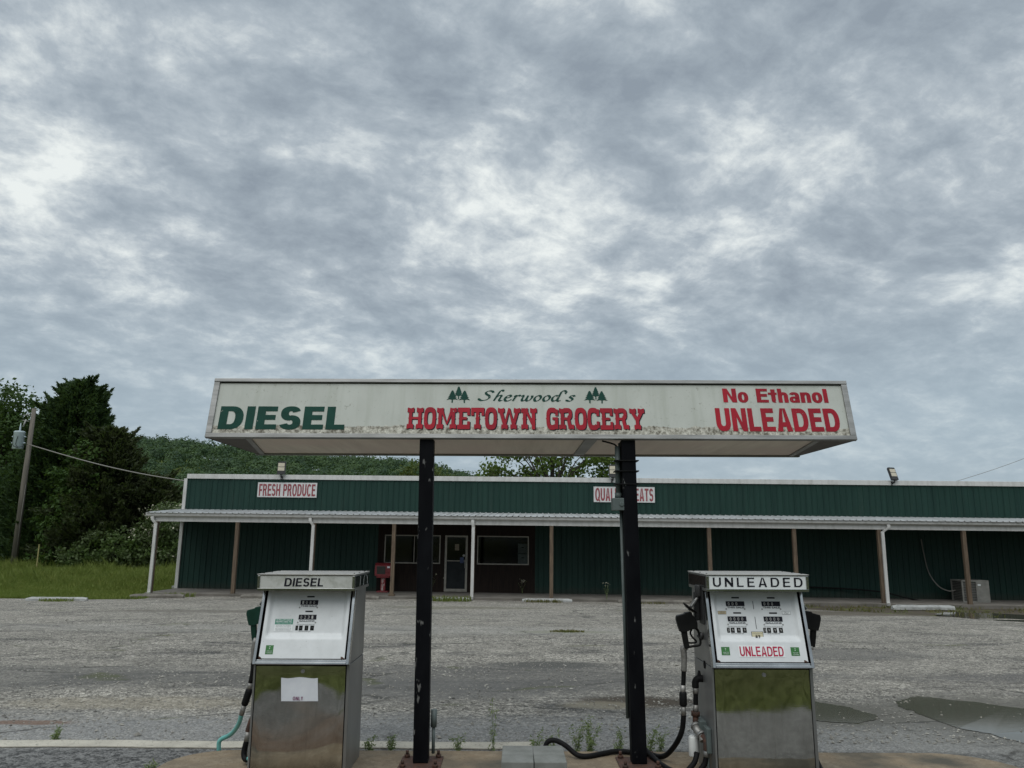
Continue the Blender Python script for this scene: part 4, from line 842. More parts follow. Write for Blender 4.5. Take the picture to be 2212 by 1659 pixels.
o = thing('cinder_block', 'pale concrete block on the ground behind the corner of the store', 'block', (-13.6, 32.6, g(-13.6, 32.6) - .04), .2); mb = MB(); mb.box(-.3, -.02, -.1, .1, 0, .2); mb.box(.01, .29, -.1, .1, 0, .17); mb.build('body', M['curbwhite'], o, .012)

# wheel stops along the front
GC = 'parking stops in front of the store'
def curb(x0, y0, x1, y1, mat, label, h=.12, wd=.16):
    a = Vector((x0, y0, 0)); b = Vector((x1, y1, 0)); L = (b - a).length; ang = math.atan2(y1 - y0, x1 - x0); cx, cy = (x0 + x1) / 2, (y0 + y1) / 2
    mb = MB(); pr = [(-wd / 2, 0), (wd / 2, 0), (wd / 2, h * .55), (wd * .28, h), (-wd * .28, h), (-wd / 2, h * .55)]
    n = 12; vs = []; fs = []
    for i in range(n + 1):
        t_ = -L / 2 + L * i / n; e = .75 if i in (0, n) else 1
        for u_, v_ in pr: vs.append((t_, u_ * (1 if i not in (0, n) else .96) + .006 * random.uniform(-1, 1), v_ * e + (.006 * random.uniform(-1, 1) if v_ > 0 else 0)))
    for i in range(n):
        for k in range(6): fs.append((i * 6 + k, i * 6 + (k + 1) % 6, i * 6 + 6 + (k + 1) % 6, i * 6 + 6 + k))
    mb.add(vs, fs + [tuple(range(6))[::-1], tuple(n * 6 + k for k in range(6))]); o = mb.build('wheel_stop', mat); o.location = (cx, cy, g(cx, cy)); o.rotation_euler = (0, -math.atan2(g(x1, y1) - g(x0, y0), L), ang); tag(o, label, 'wheel stop', GC)
curb(-15.95, 26.2, -14.1, 26.5, M['curbwhite'], 'white-painted stop lying by itself at the grass edge on the left')
curb(-13.5, 28.2, -11.7, 28.45, M['curbold'], 'bare weathered stop at the left corner post of the porch', .15, .2)
curb(-9.75, 28.75, -7.9, 28.9, M['curbold'], 'bare mossy stop behind the diesel pump, left of its nozzle side', .14, .2)
curb(-6.7, 28.9, -4.8, 28.9, M['curbold'], 'bare brown stop in front of the red newspaper box', .13, .2)
curb(-3.2, 28.75, -1.5, 28.75, M['curbwhite'], 'white stop overgrown with grass in front of the store door')
curb(.40, 28.75, 2.2, 28.75, M['curbwhite'], 'clean white stop in the gap between the two canopy posts')
curb(3.85, 28.65, 6.4, 28.65, M['curbold'], 'long grey-brown stop passing behind the right canopy post', .13, .2)
curb(12.9, 27.0, 15.1, 27.2, M['curbwhite'], 'white stop in the mud at the foot of the right-hand downspout', .15)

# utility pole
up = thing('utility_pole', 'weathered wooden utility pole with a grey transformer at the field edge', 'utility pole', (-29.3, 46.5, g(-29.3, 46.5) - .1)); up.scale = (.95, .95, .945)
mb = MB(); mb.tube([(0, 0, 0), (.0, 0, 5.5), (.05, 0, 10.35)], [.19, .165, .125], 12); mb.build('shaft', M['pole'], up)
mb = MB(); mb.tube([(-.62, -.1, 7.70), (-.62, -.1, 7.72), (-.62, -.1, 8.75), (-.62, -.1, 8.80), (-.62, -.1, 8.86)], [.30, .32, .32, .345, .28], 20); xf = mb.build('transformer', M['xfmr'], up)
mb = MB(); mb.tube([(-.62, -.1, 8.85), (-.62, -.1, 8.95), (-.62, -.1, 9.05), (-.62, -.1, 9.4)], [.075, .05, .06, .015], 10); mb.build('bushing', M['xfmr'], xf)
for zz_ in (8.1, 8.5):
    for s_ in (-1, 1): mb = MB(); mb.tube([(-.62 + s_ * .30, -.1, zz_), (-.62 + s_ * .44, -.1, zz_)], .045, 8); mb.build('bracket', M['xfmr'], xf)
mb = MB(); mb.tube(smooth_path([(-.5, -.42, 8.5), (-.55, -.46, 8.0), (-.35, -.42, 7.8), (.1, -.25, 8.0)], 6), .014, 6); mb.tube(smooth_path([(-.8, -.40, 8.5), (-.75, -.45, 7.95), (-.4, -.42, 7.75)], 6), .014, 6); mb.build('lead_wire', M['black'], xf)
mb = MB(); mb.tube([(-.1, -.1, 9.95), (-.50, -.1, 9.90)], .03, 8); mb.tube([(-.32, -.1, 9.62), (-.45, -.1, 9.15)], .05, 8); mb.tube([(-.1, -.1, 9.5), (-.55, -.1, 9.58)], .02, 6); mb.build('cutout', M['curbwhite'], up)
mb = MB(); mb.tube([(.15, -.05, 5.5), (.15, -.12, 3), (.17, -.15, .3)], .012, 6); mb.build('ground_wire', M['cable'], up)
A0 = Vector((-29.17, 46.36, 7.10)); A1 = BM @ Vector((-13.2, 9.0, 4.5)); mb = MB(); mb.tube([A0.lerp(A1, k / 20) + Vector((0, 0, -.45 * math.sin(math.pi * k / 20))) for k in range(21)], .035, 6); tag(mb.build('power_line', M['cable']), 'sagging service cable from the utility pole to the store roof', 'cable')
A0 = BM @ Vector((18.4, 6, 4.3)); A1 = Vector((34, 44, 8.2)); mb = MB(); mb.tube([A0.lerp(A1, k / 12) + Vector((0, 0, -.3 * math.sin(math.pi * k / 12))) for k in range(13)], .012, 5); tag(mb.build('overhead_wire', M['cable']), 'very thin wire climbing from the roof at the far right', 'cable')
o = thing('marker_stake', 'thin faded yellow stake standing in the grass by the pole', 'stake', (-26.55, 44.2, g(-26.55, 44.2) - .05)); mb = MB(); mb.box(-.03, .03, -.02, .02, 0, 1.55); mb.build('shaft', M['stake'], o, .004); mb = MB(); mb.box(-.034, .034, -.025, .025, 1.56, 1.62); mb.build('cap', M['stake'], o)

# ------------------------------------------------------------------ the canopy sign on two posts
IZ = .12
cn = thing('canopy', 'long flat lit-sign canopy lettered DIESEL and UNLEADED on two black posts', 'canopy', (.148, 5.9, 0))
HB, HT = 2.515, 2.522                                  # half lengths at the lip and at the top
z0, z1 = 2.470, 2.955; lean = .13                    # the face leans back as it rises
def fpt(u, s, dn=0.):                                   # u along, s 0..1 up the face, dn outwards
    L = math.hypot(lean, z1 - z0); n = Vector((0, -(z1 - z0) / L, lean / L)); return Vector((u, lean * s, z0 + (z1 - z0) * s)) + n * dn
def hw(s): return HB + (HT - HB) * s
DEP = 1.24
# sheet-metal body behind the faces
mb = MB()
A = [fpt(-hw(0), 0, -.02), fpt(hw(0), 0, -.02), fpt(hw(1), 1, -.02), fpt(-hw(1), 1, -.02)]
Bk = [Vector((-HB, DEP, z0)), Vector((HB, DEP, z0)), Vector((HT, DEP - lean, z1)), Vector((-HT, DEP - lean, z1))]
mb.add(A + Bk, [(3, 2, 6, 7), (0, 3, 7, 4), (1, 5, 6, 2), (4, 7, 6, 5)]); mb.build('sign_body', M['alu'], cn)
fr = MB()
def strip(u0, u1, s0, s1, t=.03, d0=.0):
    q = [fpt(u0, s0, d0), fpt(u1, s0, d0), fpt(u1, s1, d0), fpt(u0, s1, d0)]; p = [fpt(u0, s0, d0 - t), fpt(u1, s0, d0 - t), fpt(u1, s1, d0 - t), fpt(u0, s1, d0 - t)]
    fr.add(q + p, [(0, 1, 2, 3), (7, 6, 5, 4), (0, 4, 5, 1), (1, 5, 6, 2), (2, 6, 7, 3), (3, 7, 4, 0)])
strip(-hw(0), hw(0), -.010, .062, .035, .012); strip(-hw(1), hw(1), .940, 1.0, .035, .014)
def side(sg):
    q = []
    for d_ in (.010, -.028): q += [fpt(sg * hw(.062), .062, d_), fpt(sg * (hw(.062) - .045), .062, d_), fpt(sg * (hw(.94) - .045), .94, d_), fpt(sg * hw(.94), .94, d_)]
    fr.add(q, [(0, 1, 2, 3), (7, 6, 5, 4), (0, 4, 5, 1), (1, 5, 6, 2), (2, 6, 7, 3), (3, 7, 4, 0)])
side(-1); side(1); fr.build('sign_frame', M['alu'], cn, .003)
# the white face: object origin sits on the lip so that the crust of dirt follows it
fa = MB(); S0, S1 = .055, .945; fu = hw(.5) - .05
nx = 24
for i in range(nx):
    a = -1 + 2 * i / nx; b = a + 2 / nx
    fa.add([fpt(a * (hw(S0) - .04), S0, -.004) - Vector((0, 0, z0 + .045)), fpt(b * (hw(S0) - .04), S0, -.004) - Vector((0, 0, z0 + .045)), fpt(b * (hw(S1) - .04), S1, -.004) - Vector((0, 0, z0 + .045)), fpt(a * (hw(S1) - .04), S1, -.004) - Vector((0, 0, z0 + .045))], [(0, 1, 2, 3)])
face = fa.build('sign_face', M['sign'], cn); face.location = (0, 0, z0 + .045)
mb = MB(); mb.add([fpt(-hw(.9) + .045, .926, .001), fpt(hw(.9) - .045, .926, .001), fpt(hw(.9) - .045, .94, .001), fpt(-hw(.9) + .045, .94, .001)], [(0, 1, 2, 3)]); mb.build('shadow_gap', M['gap'], cn)
Lf = math.hypot(lean, z1 - z0); UD = Vector((0, lean / Lf, (z1 - z0) / Lf)); FH = Lf
def fo(u, s): return fpt(u, s, -.004)
XD = (1, 0, 0)
def canopy_text(text, fn, mat, u0, u1, s0, s1, gap, depth=.002, shear=0): return letters('lettering', text, fn, mat, cn, fo(u0, s0), XD, UD, u1 - u0, (s1 - s0) * FH, gap, depth, shear)
# measured letter positions along the face (u, metres from the middle; s, share of its height)
canopy_text('DIESEL', bold(.275, .215), M['signgreen'], -2.434, -1.450, .135, .523, .085)
canopy_text('No Ethanol', bold(.26, .20), M['signred'], 1.525, 2.355, .625, .867, .07)
canopy_text('UNLEADED', bold(.255, .20), M['signred'], 1.447, 2.411, .133, .525, .085)
canopy_text('HOMETOWN GROCERY', western, M['ink'], -.967 + .007, .890 + .007, .150 - .012, .515 - .012, .045, .0012)
canopy_text('HOMETOWN GROCERY', western, M['signred'], -.967, .890, .150, .515, .045, .0030)
def pine(uc, sb, h, wd):
    o = fo(uc, sb); P = lambda x, y: o + Vector((x * wd, 0, 0)) + UD * (y * h) - Vector((0, .002, 0)); mb = MB()
    mb.add([P(-.06, 0), P(.06, 0), P(.06, .26), P(-.06, .26)], [(0, 1, 2, 3)])
    for k, (a, b, wq) in enumerate(((.22, .55, .5), (.40, .72, .40), (.57, .88, .30), (.73, 1.0, .20))):
        P2 = lambda x, y: P(x, y) - Vector((0, .0003 * (k + 1), 0))
        mb.add([P2(-wq, a), P2(-wq * .45, a + .05), P2(0, a + .02), P2(wq * .45, a + .05), P2(wq, a), P2(.06, b), P2(-.06, b)], [(0, 1, 2, 3, 4, 5, 6)])
    return mb
for uc in (-.571, .517):
    mb = MB()
    for du, sb, h in ((0, .668, .108), (-.049, .604, .106), (.047, .600, .106)):
        q = pine(uc + du, sb, h, .092 if du else .078); mb.add(q.v, q.f)
    mb.build('pine_emblem', M['signgreen'], cn)
# Sherwood's: broad-nib script
def script():
    G = {'S': ([[(.66, .80), (.60, .93), (.42, .96), (.27, .84), (.30, .66), (.46, .52), (.50, .32), (.36, .12), (.12, .06), (-.04, .16), (-.05, .26)]], .70),
         'h': ([[(.42, .90), (.46, 1.0), (.36, 1.03), (.28, .88), (.16, .45), (.05, .03)], [(.12, .28), (.24, .48), (.37, .55), (.41, .45), (.34, .15), (.40, .03), (.52, .10)]], .54),
         'e': ([[(.08, .30), (.26, .34), (.37, .46), (.29, .56), (.14, .46), (.06, .22), (.14, .03), (.30, .05), (.44, .18)]], .44),
         'r': ([[(.06, .45), (.17, .54), (.15, .40), (.05, .03)], [(.11, .28), (.22, .48), (.34, .56), (.40, .48)]], .40),
         'w': ([[(.02, .44), (.12, .55), (.15, .42), (.10, .18), (.15, .03), (.28, .12), (.38, .40), (.41, .54)], [(.40, .50), (.35, .18), (.40, .03), (.54, .12), (.64, .36), (.62, .54)]], .68),
         'o': ([[(.30, .54), (.15, .46), (.07, .22), (.15, .03), (.32, .10), (.41, .34), (.35, .52), (.24, .54)]], .46),
         'd': ([[(.36, .50), (.22, .54), (.08, .36), (.07, .12), (.17, .03), (.32, .18), (.40, .45)], [(.68, .88), (.72, .98), (.60, 1.0), (.50, .85), (.42, .50), (.36, .14), (.42, .03), (.54, .10)]], .62),
         "'": ([[(.16, .95), (.08, .70)]], .18),
         's': ([[(.40, .46), (.34, .55), (.20, .52), (.16, .40), (.28, .28), (.30, .14), (.18, .03), (.02, .08), (.0, .16)]], .44)}
    out = []; x = 0
    for ch in "Sherwood's":
        st, w_ = G[ch]; out += [[(px + x, py) for px, py in s_] for s_ in st]; x += w_ + .035
    return out, x
st, tw = script(); mb = MB(); u0, u1, sb, sh = -.405, .365, .632, .185; nib = Vector((.80, .60)) * .070; asp = (u1 - u0) / (tw + .1)
for kk, s_ in enumerate(st):
    P = smooth_path([(x, y, 0) for x, y in s_], 7); lft = []; rgt = []
    for i, p in enumerate(P):
        tg = P[min(i + 1, len(P) - 1)] - P[max(i - 1, 0)]; nn = Vector((-tg.y, tg.x)); nn = nn.normalized() if nn.length > 1e-6 else Vector((0, 1))
        wq = max(.028, abs(nn.dot(nib)) * 1.15); lft.append((p.x + nn.x * wq, p.y + nn.y * wq)); rgt.append((p.x - nn.x * wq, p.y - nn.y * wq))
    cv = lambda q: fo(u0, sb) + Vector((1, 0, 0)) * ((q[0] + .12 * q[1]) * asp) + UD * (q[1] * sh * FH) - Vector((0, .002 + .0003 * (kk % 6), 0))
    for i in range(len(P) - 1): mb.quad(cv(lft[i]), cv(lft[i + 1]), cv(rgt[i + 1]), cv(rgt[i]))
me = bpy.data.meshes.new('lettering'); me.from_pydata(mb.v, [], mb.f); link('lettering', me, M['signgreen'], cn)
# underside: stained translucent panels in a metal rim, dark gussets at the ends
def under(pts, z, mat, name): mb = MB(); mb.add([(x, y, z) for x, y in pts] + [(x, y, z + .012) for x, y in pts], [tuple(range(len(pts)))[::-1], tuple(len(pts) + k for k in range(len(pts)))]); return mb.build(name, mat, cn)
rim = .045
under([(-2.19, .06), (.42, .06), (.42, DEP - .05), (-2.44, DEP - .05)], z0 + .004, M['acrylic'], 'light_panel'); under([(.52, .06), (2.22, .06), (2.42, DEP - .05), (.52, DEP - .05)], z0 + .004, M['acrylic'], 'light_panel')
under([(-HB + .01, .03), (-2.20, .03), (-2.45, DEP - .02), (-HB + .01, DEP - .02)], z0 - .001, M['darkunder'], 'end_gusset'); under([(2.23, .03), (HB - .01, .03), (HB - .01, DEP - .02), (2.43, DEP - .02)], z0 - .001, M['darkunder'], 'end_gusset')
mb = MB(); mb.box(-HB, HB, .0, .058, z0 - .006, z0 + .02); mb.box(-HB, HB, DEP - .048, DEP, z0 - .012, z0 + .03); mb.box(.422, .518, .06, DEP - .05, z0 - .006, z0 + .02)
for u in (-2.2, 2.23): pass
mb.build('rim', M['alu'], cn, .003)
for ua, ub in ((-2.20, -2.45), (2.23, 2.43)):
    mb = MB(); mb.add([(ua - .02, .06, z0 - .008), (ua + .02, .06, z0 - .008), (ub + .02, DEP - .05, z0 - .008), (ub - .02, DEP - .05, z0 - .008), (ua - .02, .06, z0 + .01), (ua + .02, .06, z0 + .01), (ub + .02, DEP - .05, z0 + .01), (ub - .02, DEP - .05, z0 + .01)], [(3, 2, 1, 0), (4, 5, 6, 7), (0, 1, 5, 4), (1, 2, 6, 5), (2, 3, 7, 6), (3, 0, 4, 7)]); mb.build('gusset_rail', M['alu'], cn)
for pu in (-.785, .785):
    a = .054; mb = MB(); ln = -.024 if pu > 0 else -.014; pu -= .008; mb.add([(pu + sx_ * a + (ln if zz_ > 1 else 0), .02 + yy_, zz_) for zz_ in (IZ + .012, z0 - .007) for sx_, yy_ in ((-1, 0), (1, 0), (1, 2 * a), (-1, 2 * a))], [(3, 2, 1, 0), (4, 5, 6, 7), (0, 1, 5, 4), (1, 2, 6, 5), (2, 3, 7, 6), (3, 0, 4, 7)]); p = mb.build('post', M['postblack'], cn, .006, 2)
    mb = MB(); mb.box(pu - .15, pu + .15, -.10, .22, IZ - .001, IZ + .012); bp = mb.build('base_plate', M['rust'], p, .003)
    for bx in (-.115, .115):
        for by in (-.065, .185): mb = MB(); mb.tube([(pu + bx, by, IZ + .012), (pu + bx, by, IZ + .032)], .022, 6); mb.tube([(pu + bx, by, IZ + .032), (pu + bx, by, IZ + .058)], .011, 8); mb.build('bolt', M['rust'], bp)
px_ = .785 - .108
mb = MB(); mb.tube([(px_, .09, 2.02), (px_, .09, 2.42)], .021, 10); mb.tube([(px_, .09, 2.02), (px_, .09, 2.06)], .028, 10); mb.tube([(px_ + .034, .12, IZ + .3), (px_ + .018, .10, 1.93)], .012, 8); mb.tube([(px_ + .020, .12, 1.9), (px_ + .020, .12, 2.45)], .010, 8)
mb.build('conduit', M['box'], cn)
for zc in (2.12, 2.22, 2.30): mb = MB(); mb.box(px_ - .03, .785 + .045, .012, .142, zc, zc + .008); mb.build('conduit_strap', M['black'], cn)
mb = MB(); mb.box(px_ - .055, px_ + .035, .02, .115, 1.925, 2.018); mb.tube([(px_ + .015, .019, 1.972), (px_ + .015, .012, 1.972)], .018, 10); mb.build('junction_box', M['box'], cn, .008)
mb = MB(); mb.tube(smooth_path([(.56, .10, z0 - .006), (.61, .10, 2.452), (.66, .10, 2.435), (px_, .09, 2.41)], 6), .007, 6); mb.build('cable', M['black'], cn)
mb = MB(); mb.tube([(-.785 + .075, .10, IZ + .06), (-.785 + .075, .10, IZ + .24)], .012, 8); mb.tube([(-.785 + .075, .10, IZ + .24), (-.785 + .075, .10, IZ + .36)], .022, 8); mb.build('stub_conduit', M['box'], cn)

# ------------------------------------------------------------------ fuel pumps
def pump(name, label, loc, W, sc_, twin, rz=0.):
    p = thing(name, label, 'fuel pump', loc, rz); hw_ = W / 2; Z = lambda z: z * sc_
    zt, zc0, zc1 = .726, 1.222, 1.336
    mb = MB(); mb.box(-hw_, hw_, .004, .50, 0, Z(zt)); mb.build('cabinet', M['steel'], p, .004)
    mb = MB(); mb.box(-hw_ + .012, hw_ - .012, .0015, .005, .004, Z(zt) - .002); mb.build('door_gap', M['gap'], p)
    # polished door, slightly buckled
    n = 44; vs = []; fs = []; x0, x1, a, b = -hw_ + .018, hw_ - .026, .010, Z(zt) - .012
    ph = 1.7 if twin else 0.
    for j in range(n + 1):
        for i in range(n + 1):
            u, v = i / n, j / n; e = min(1, 14 * min(u, 1 - u, v, 1 - v))
            if twin: w_ = .0009 * math.sin(3.1 * u + 1.5 * v + 1) + .0008 * math.sin(5 * v + 2.2 * u * u + .5) + .0012 * v * (1 - v)
            else: w_ = .0016 * math.sin(3.0 * u + 5.0 * v + .6) + .0016 * math.sin(7.5 * v - 2.6 * u * u + 1.2) + .0004 * math.sin(11 * u * v + 2)
            cb_ = 0 if twin else .009 * u * u * u * v; vs.append((x0 + (x1 - x0) * u, -.004 - cb_ - w_ * e - .0012 * e, a + (b - a) * v))
    for j in range(n):
        for i in range(n): q = j * (n + 1) + i; fs.append((q, q + 1, q + n + 2, q + n + 1))
    mb = MB(); mb.add(vs, fs, True); door = mb.build('front_door', M['mirror'], p)
    mb = MB(); mb.tube([(.01, -.004, Z(zt) - .045), (.01, -.013, Z(zt) - .045)], .013, 16); mb.tube([(.01, -.013, Z(zt) - .045), (.01, -.0145, Z(zt) - .045)], .005, 8); mb.build('lock', M['alu'], door)
    for xa_, xb_ in ((-hw_ - .001, -hw_ + .012), (hw_ - .020, hw_ + .001)): mb = MB(); mb.box(xa_, xb_, -.006, .006, 0, Z(zt) - .003); mb.build('door_jamb', M['steel'], p, .002)
    # head: leans back towards the top
    yb, yt = -.045, .105; Hb, Ht = Z(zt) + .004, Z(zc0)
    mb = MB(); mb.box(-hw_, -hw_ + .004, 0, .001, 0, .001) if False else None; mb.prism([(yb + .05, Hb), (.50, Hb), (.50, Ht), (yt + .05, Ht)], lambda u, v, w_: (w_, u, v), -hw_, hw_); mb.build('head', M['steel'], p, .004)
    sv = Vector((0, yt - yb, Ht - Hb)); SL = sv.length; sv.normalize(); nv = Vector((0, -sv.z, sv.y)); O = Vector((0, yb, Hb))
    at = lambda x, s, d_=0.: O + Vector((x, 0, 0)) + sv * s + nv * d_
    def slab(m_, xa, xb, sa, sb_, da, db): m_.add([at(xa, sa, da), at(xb, sa, da), at(xb, sb_, da), at(xa, sb_, da), at(xa, sa, db), at(xb, sa, db), at(xb, sb_, db), at(xa, sb_, db)], [(3, 2, 1, 0), (4, 5, 6, 7), (0, 1, 5, 4), (1, 2, 6, 5), (2, 3, 7, 6), (3, 0, 4, 7)])
    mb = MB(); slab(mb, -hw_, -hw_ + .020, .0, SL, -.05, .006); slab(mb, hw_ - .020, hw_, .0, SL, -.05, .006); slab(mb, -hw_ + .020, hw_ - .020, .0, .016, -.05, .010); slab(mb, -hw_ + .02, hw_ - .02, .016, .034, -.05, -.008); mb.build('face_frame', M['chrome'], p, .002)
    mb = MB(); slab(mb, -hw_ + .020, hw_ - .020, .034, SL, -.046, -.036); mb.build('face_gap', M['gap'], p)
    mb = MB(); mb.box(-hw_ + .01, hw_ - .01, -.03, .2, Z(zt) - .001, Z(zt) + .0035); mb.build('shadow_gap', M['gap'], p)
    # white enamel face with its pressed recess
    xl, xr, sb0, st0 = -hw_ + .036, hw_ - .034, .040, SL - .004; FW = xr - xl; FHt = st0 - sb0
    fx = lambda f: xl + FW * f; fs_ = lambda f: st0 - FHt * f
    ux = [0, .035, .07, .5, .925, .96, 1.]; vy = [0, .02, .10, .3, .62, .70, .74, 1.]
    def dep(u, v):
        k = min(1, max(0, (u - .035) / .035)) * min(1, max(0, (.96 - u) / .035)) * min(1, max(0, (.715 - v) / .08)); return -.016 - .020 * k
    us = np.unique(np.concatenate([np.linspace(0, 1, 40), ux])); vv = np.unique(np.concatenate([np.linspace(0, 1, 40), vy])); vs = [at(fx(u), fs_(v), dep(u, v) + .012) for v in vv for u in us]; nu = len(us)
    fcs = [(j * nu + i, (j + 1) * nu + i, (j + 1) * nu + i + 1, j * nu + i + 1) for j in range(len(vv) - 1) for i in range(nu - 1)]
    mb = MB(); mb.add(vs, fcs, True); fp = mb.build('face_panel', M['panel'], p)
    D = lambda u, v: dep(u, v) + .012
    def plate(nm, m_, ua, ub, va, vb, par, lift=.0016, th=.0012):
        q = MB(); d_ = D((ua + ub) / 2, (va + vb) / 2); slab(q, fx(ua), fx(ub), fs_(vb), fs_(va), d_ + lift - th, d_ + lift); return q.build(nm, m_, par)
    def txt(nm, s_, m_, ua, ub, va, vb, par, lift=.002, off=.012, fn=None, gap=.1):
        d_ = D((ua + ub) / 2, (va + vb) / 2); o = at(fx(ua), fs_(vb), d_); w_, h_ = fx(ub) - fx(ua), fs_(va) - fs_(vb)
        if fn: return letters(nm, s_, fn, m_, par, o, (1, 0, 0), sv, w_, h_, gap, lift)
        return small_text(nm, s_, m_, par, o, (1, 0, 0), sv, w_, h_, lift, off)
    cols = [(.178, '000', '0000', '3999'), (.587, '000', '0000', '3999')] if twin else [(.396, '1080', '0231', '3459')]
    for c0, sale, gal, pr in cols:
        wd = .212
        for va, vb in ((.076, .096), (.297, .317)): plate('slot_window', M['gap'], c0 + .072, c0 + .16, va, vb, fp)
        k1 = plate('sale_counter', M['ink'], c0, c0 + wd, .138, .208, fp); k2 = plate('volume_counter', M['ink'], c0, c0 + wd, .357, .429, fp)
        for kk, s_, va in ((k1, sale, .150), (k2, gal, .370)):
            for q, ch in enumerate(s_): txt('digit', ch, M['digit'], c0 + .022 + q * .044, c0 + .042 + q * .044, va, va + .048, kk, .0024, .0)
        txt('lettering', 'THIS SALE', M['ink'], c0 + .008, c0 + wd - .008, .215, .240, fp, .002, .02); txt('lettering', 'GALLONS', M['ink'], c0 + .012, c0 + wd - .016, .438, .462, fp, .002, .02)
        txt('lettering', 'COST PER GALLON INCLUDING TAX', M['greyink'], c0 - .01, c0 + wd - .01, .498, .510, fp, .002, .01); txt('lettering', 'PRICE INCLUDES TAX', M['greyink'], c0 + .02, c0 + wd - .05, .594, .606, fp, .002, .01)
        for q, (ua, ub) in enumerate(((-.022, .008), (.020, .062), (.088, .130), (.154, .197))):
            pw = plate('price_window', M['gap'], c0 + ua, c0 + ub, .518, .588, fp); txt('digit', pr[q], M['digit'] if twin else M['greyink'], c0 + (ua + ub) / 2 - .008, c0 + (ua + ub) / 2 + .008, .533, .573, pw, .0024, .0)
        for ux_ in (c0 - .003, c0 + wd - .004):
            for v_ in (.250, .472): q = MB(); c_ = at(fx(ux_), fs_(v_), D(.5, v_)); q.tube([c_, c_ + nv * .003], .0058, 8); q.build('screw', M['alu'], fp)
    def decal(nm, m_, ua, ub, va, vb): return plate(nm, m_, ua, ub, va, vb, fp, .0018)
    def inspection(ua, ub, va, vb):
        s_ = decal('inspection_sticker', M['stgreen'], ua, ub, va, vb); w_ = ub - ua; h_ = vb - va
        txt('lettering', 'OK', M['stwhite'], ua + w_ * .42, ua + w_ * .6, va + h_ * .14, va + h_ * .24, s_, .0026, .03); txt('lettering', 'v', M['stwhite'], ua + w_ * .44, ua + w_ * .58, va + h_ * .32, va + h_ * .42, s_, .0026, .03)
        txt('lettering', 'INSPECTED', M['stwhite'], ua + w_ * .2, ua + w_ * .85, va + h_ * .62, va + h_ * .70, s_, .0026, .0); txt('lettering', 'WEIGHTS MEASURES', M['stwhite'], ua + w_ * .2, ua + w_ * .85, va + h_ * .80, va + h_ * .9, s_, .0026, .0)
    if twin:
        inspection(.055, .147, .795, .908); inspection(.826, .920, .795, .912)
        bk = decal('grade_sticker', M['stwhite'], .245, .755, .775, .935); txt('lettering', 'UNLEADED', M['pinkred'], .258, .743, .788, .922, bk, .0028, 0, bold(.20, .15), .11)
        oc = decal('octane_sticker', M['ink'], .424, .556, .572, .700); plate('label_field', M['cream'], .429, .551, .577, .695, oc, .0024); txt('lettering', '87', M['ink'], .462, .516, .625, .678, oc, .0034, 0, bold(.2, .17), .1); txt('lettering', 'MINIMUM OCTANE RATING', M['ink'], .436, .544, .592, .600, oc, .0034, .0); txt('lettering', '(R+M)/2 METHOD', M['ink'], .466, .514, .606, .613, oc, .0034, .0)
        plate('divider', M['ink'], .487, .492, .134, .252, fp); plate('divider', M['ink'], .487, .492, .361, .535, fp)
        for ua, m_, s_ in ((.075, M['tan'], '\u2190 PUSH TO START'), (.806, M['stwhite'], 'PUSH TO START \u2192')):
            q = decal('arrow_sticker', M['ink'], ua, ua + .094, .279, .327); plate('label_field', m_, ua + .002, ua + .092, .282, .324, q, .0024); txt('lettering', s_.replace('\u2190 ', '').replace(' \u2192', '').split(' TO')[0] + ' TO', M['ink'], ua + .02, ua + .075, .289, .300, q, .0034, .0); txt('lettering', 'START', M['ink'], ua + .02, ua + .075, .306, .317, q, .0034, .0)
    else:
        inspection(.068, .157, .812, .940)
        s_ = decal('fuel_notice', M['stwhite'], .122, .337, .42, .604); plate('label_field', M['teal'], .123, .336, .421, .502, s_, .0024)
        for k, (tx_, va, vb, m_) in enumerate((('ULTRA-LOW SULFUR', .426, .446, 'stwhite'), ('HIGHWAY DIESEL FUEL', .452, .474, 'stwhite'), ('(15 ppm Sulfur Maximum)', .480, .494, 'stwhite'), ('Required for use in all highway', .512, .526, 'greyink'), ('diesel vehicles and engines.', .532, .546, 'greyink'), ('Recommended for use in all', .560, .574, 'greyink'), ('diesel vehicles and engines.', .580, .594, 'greyink'))):
            txt('lettering', tx_, M[m_], .140 if k > 2 else .135, .320 if k > 2 else .325, va, vb, s_, .0034, .016 if k < 2 else 0)
    for ua, ub in ((.0, .035), (.955, 1.0)):      # rust at the lower corners of the enamel
        q = MB(); c_ = [(ua, 1), (ub, 1), (ub - .3 * (ub - ua), .985), (ua + .4 * (ub - ua), .975), (ua, .97)]; q.add([at(fx(a), fs_(b), D(.5, .9) + .001) for a, b in c_], [(0, 1, 2, 3, 4)]); q.build('rust_patch', M['rust'], fp)
    # sign cap
    cw = hw_ + .012; yf, yr = -.012, .545
    mb = MB(); mb.box(-cw, cw, yf + .012, yr, Z(zc0), Z(zc1) - .004); cap = mb.build('sign_cap', M['steel'], p, .003)
    mb = MB(); mb.box(-cw - .004, cw + .004, yf - .004, yr + .004, Z(zc1) - .004, Z(zc1) + .002); mb.build('lid', pm('dull_lid', (.42, .41, .38), (.33, .32, .30), 5, .5, .3), cap, .002)
    mb = MB(); mb.box(-cw, cw, yf, yf + .012, Z(zc0), Z(zc0) + .018); mb.box(-cw, cw, yf, yf + .012, Z(zc1) - .010, Z(zc1) - .0045)
    mb.box(-cw, -cw + .018, yf - .002, yf + .012, Z(zc0) + .018, Z(zc1) - .010); mb.box(cw - .018, cw, yf - .002, yf + .012, Z(zc0) + .018, Z(zc1) - .010); mb.build('cap_trim', M['chrome'], cap, .002)
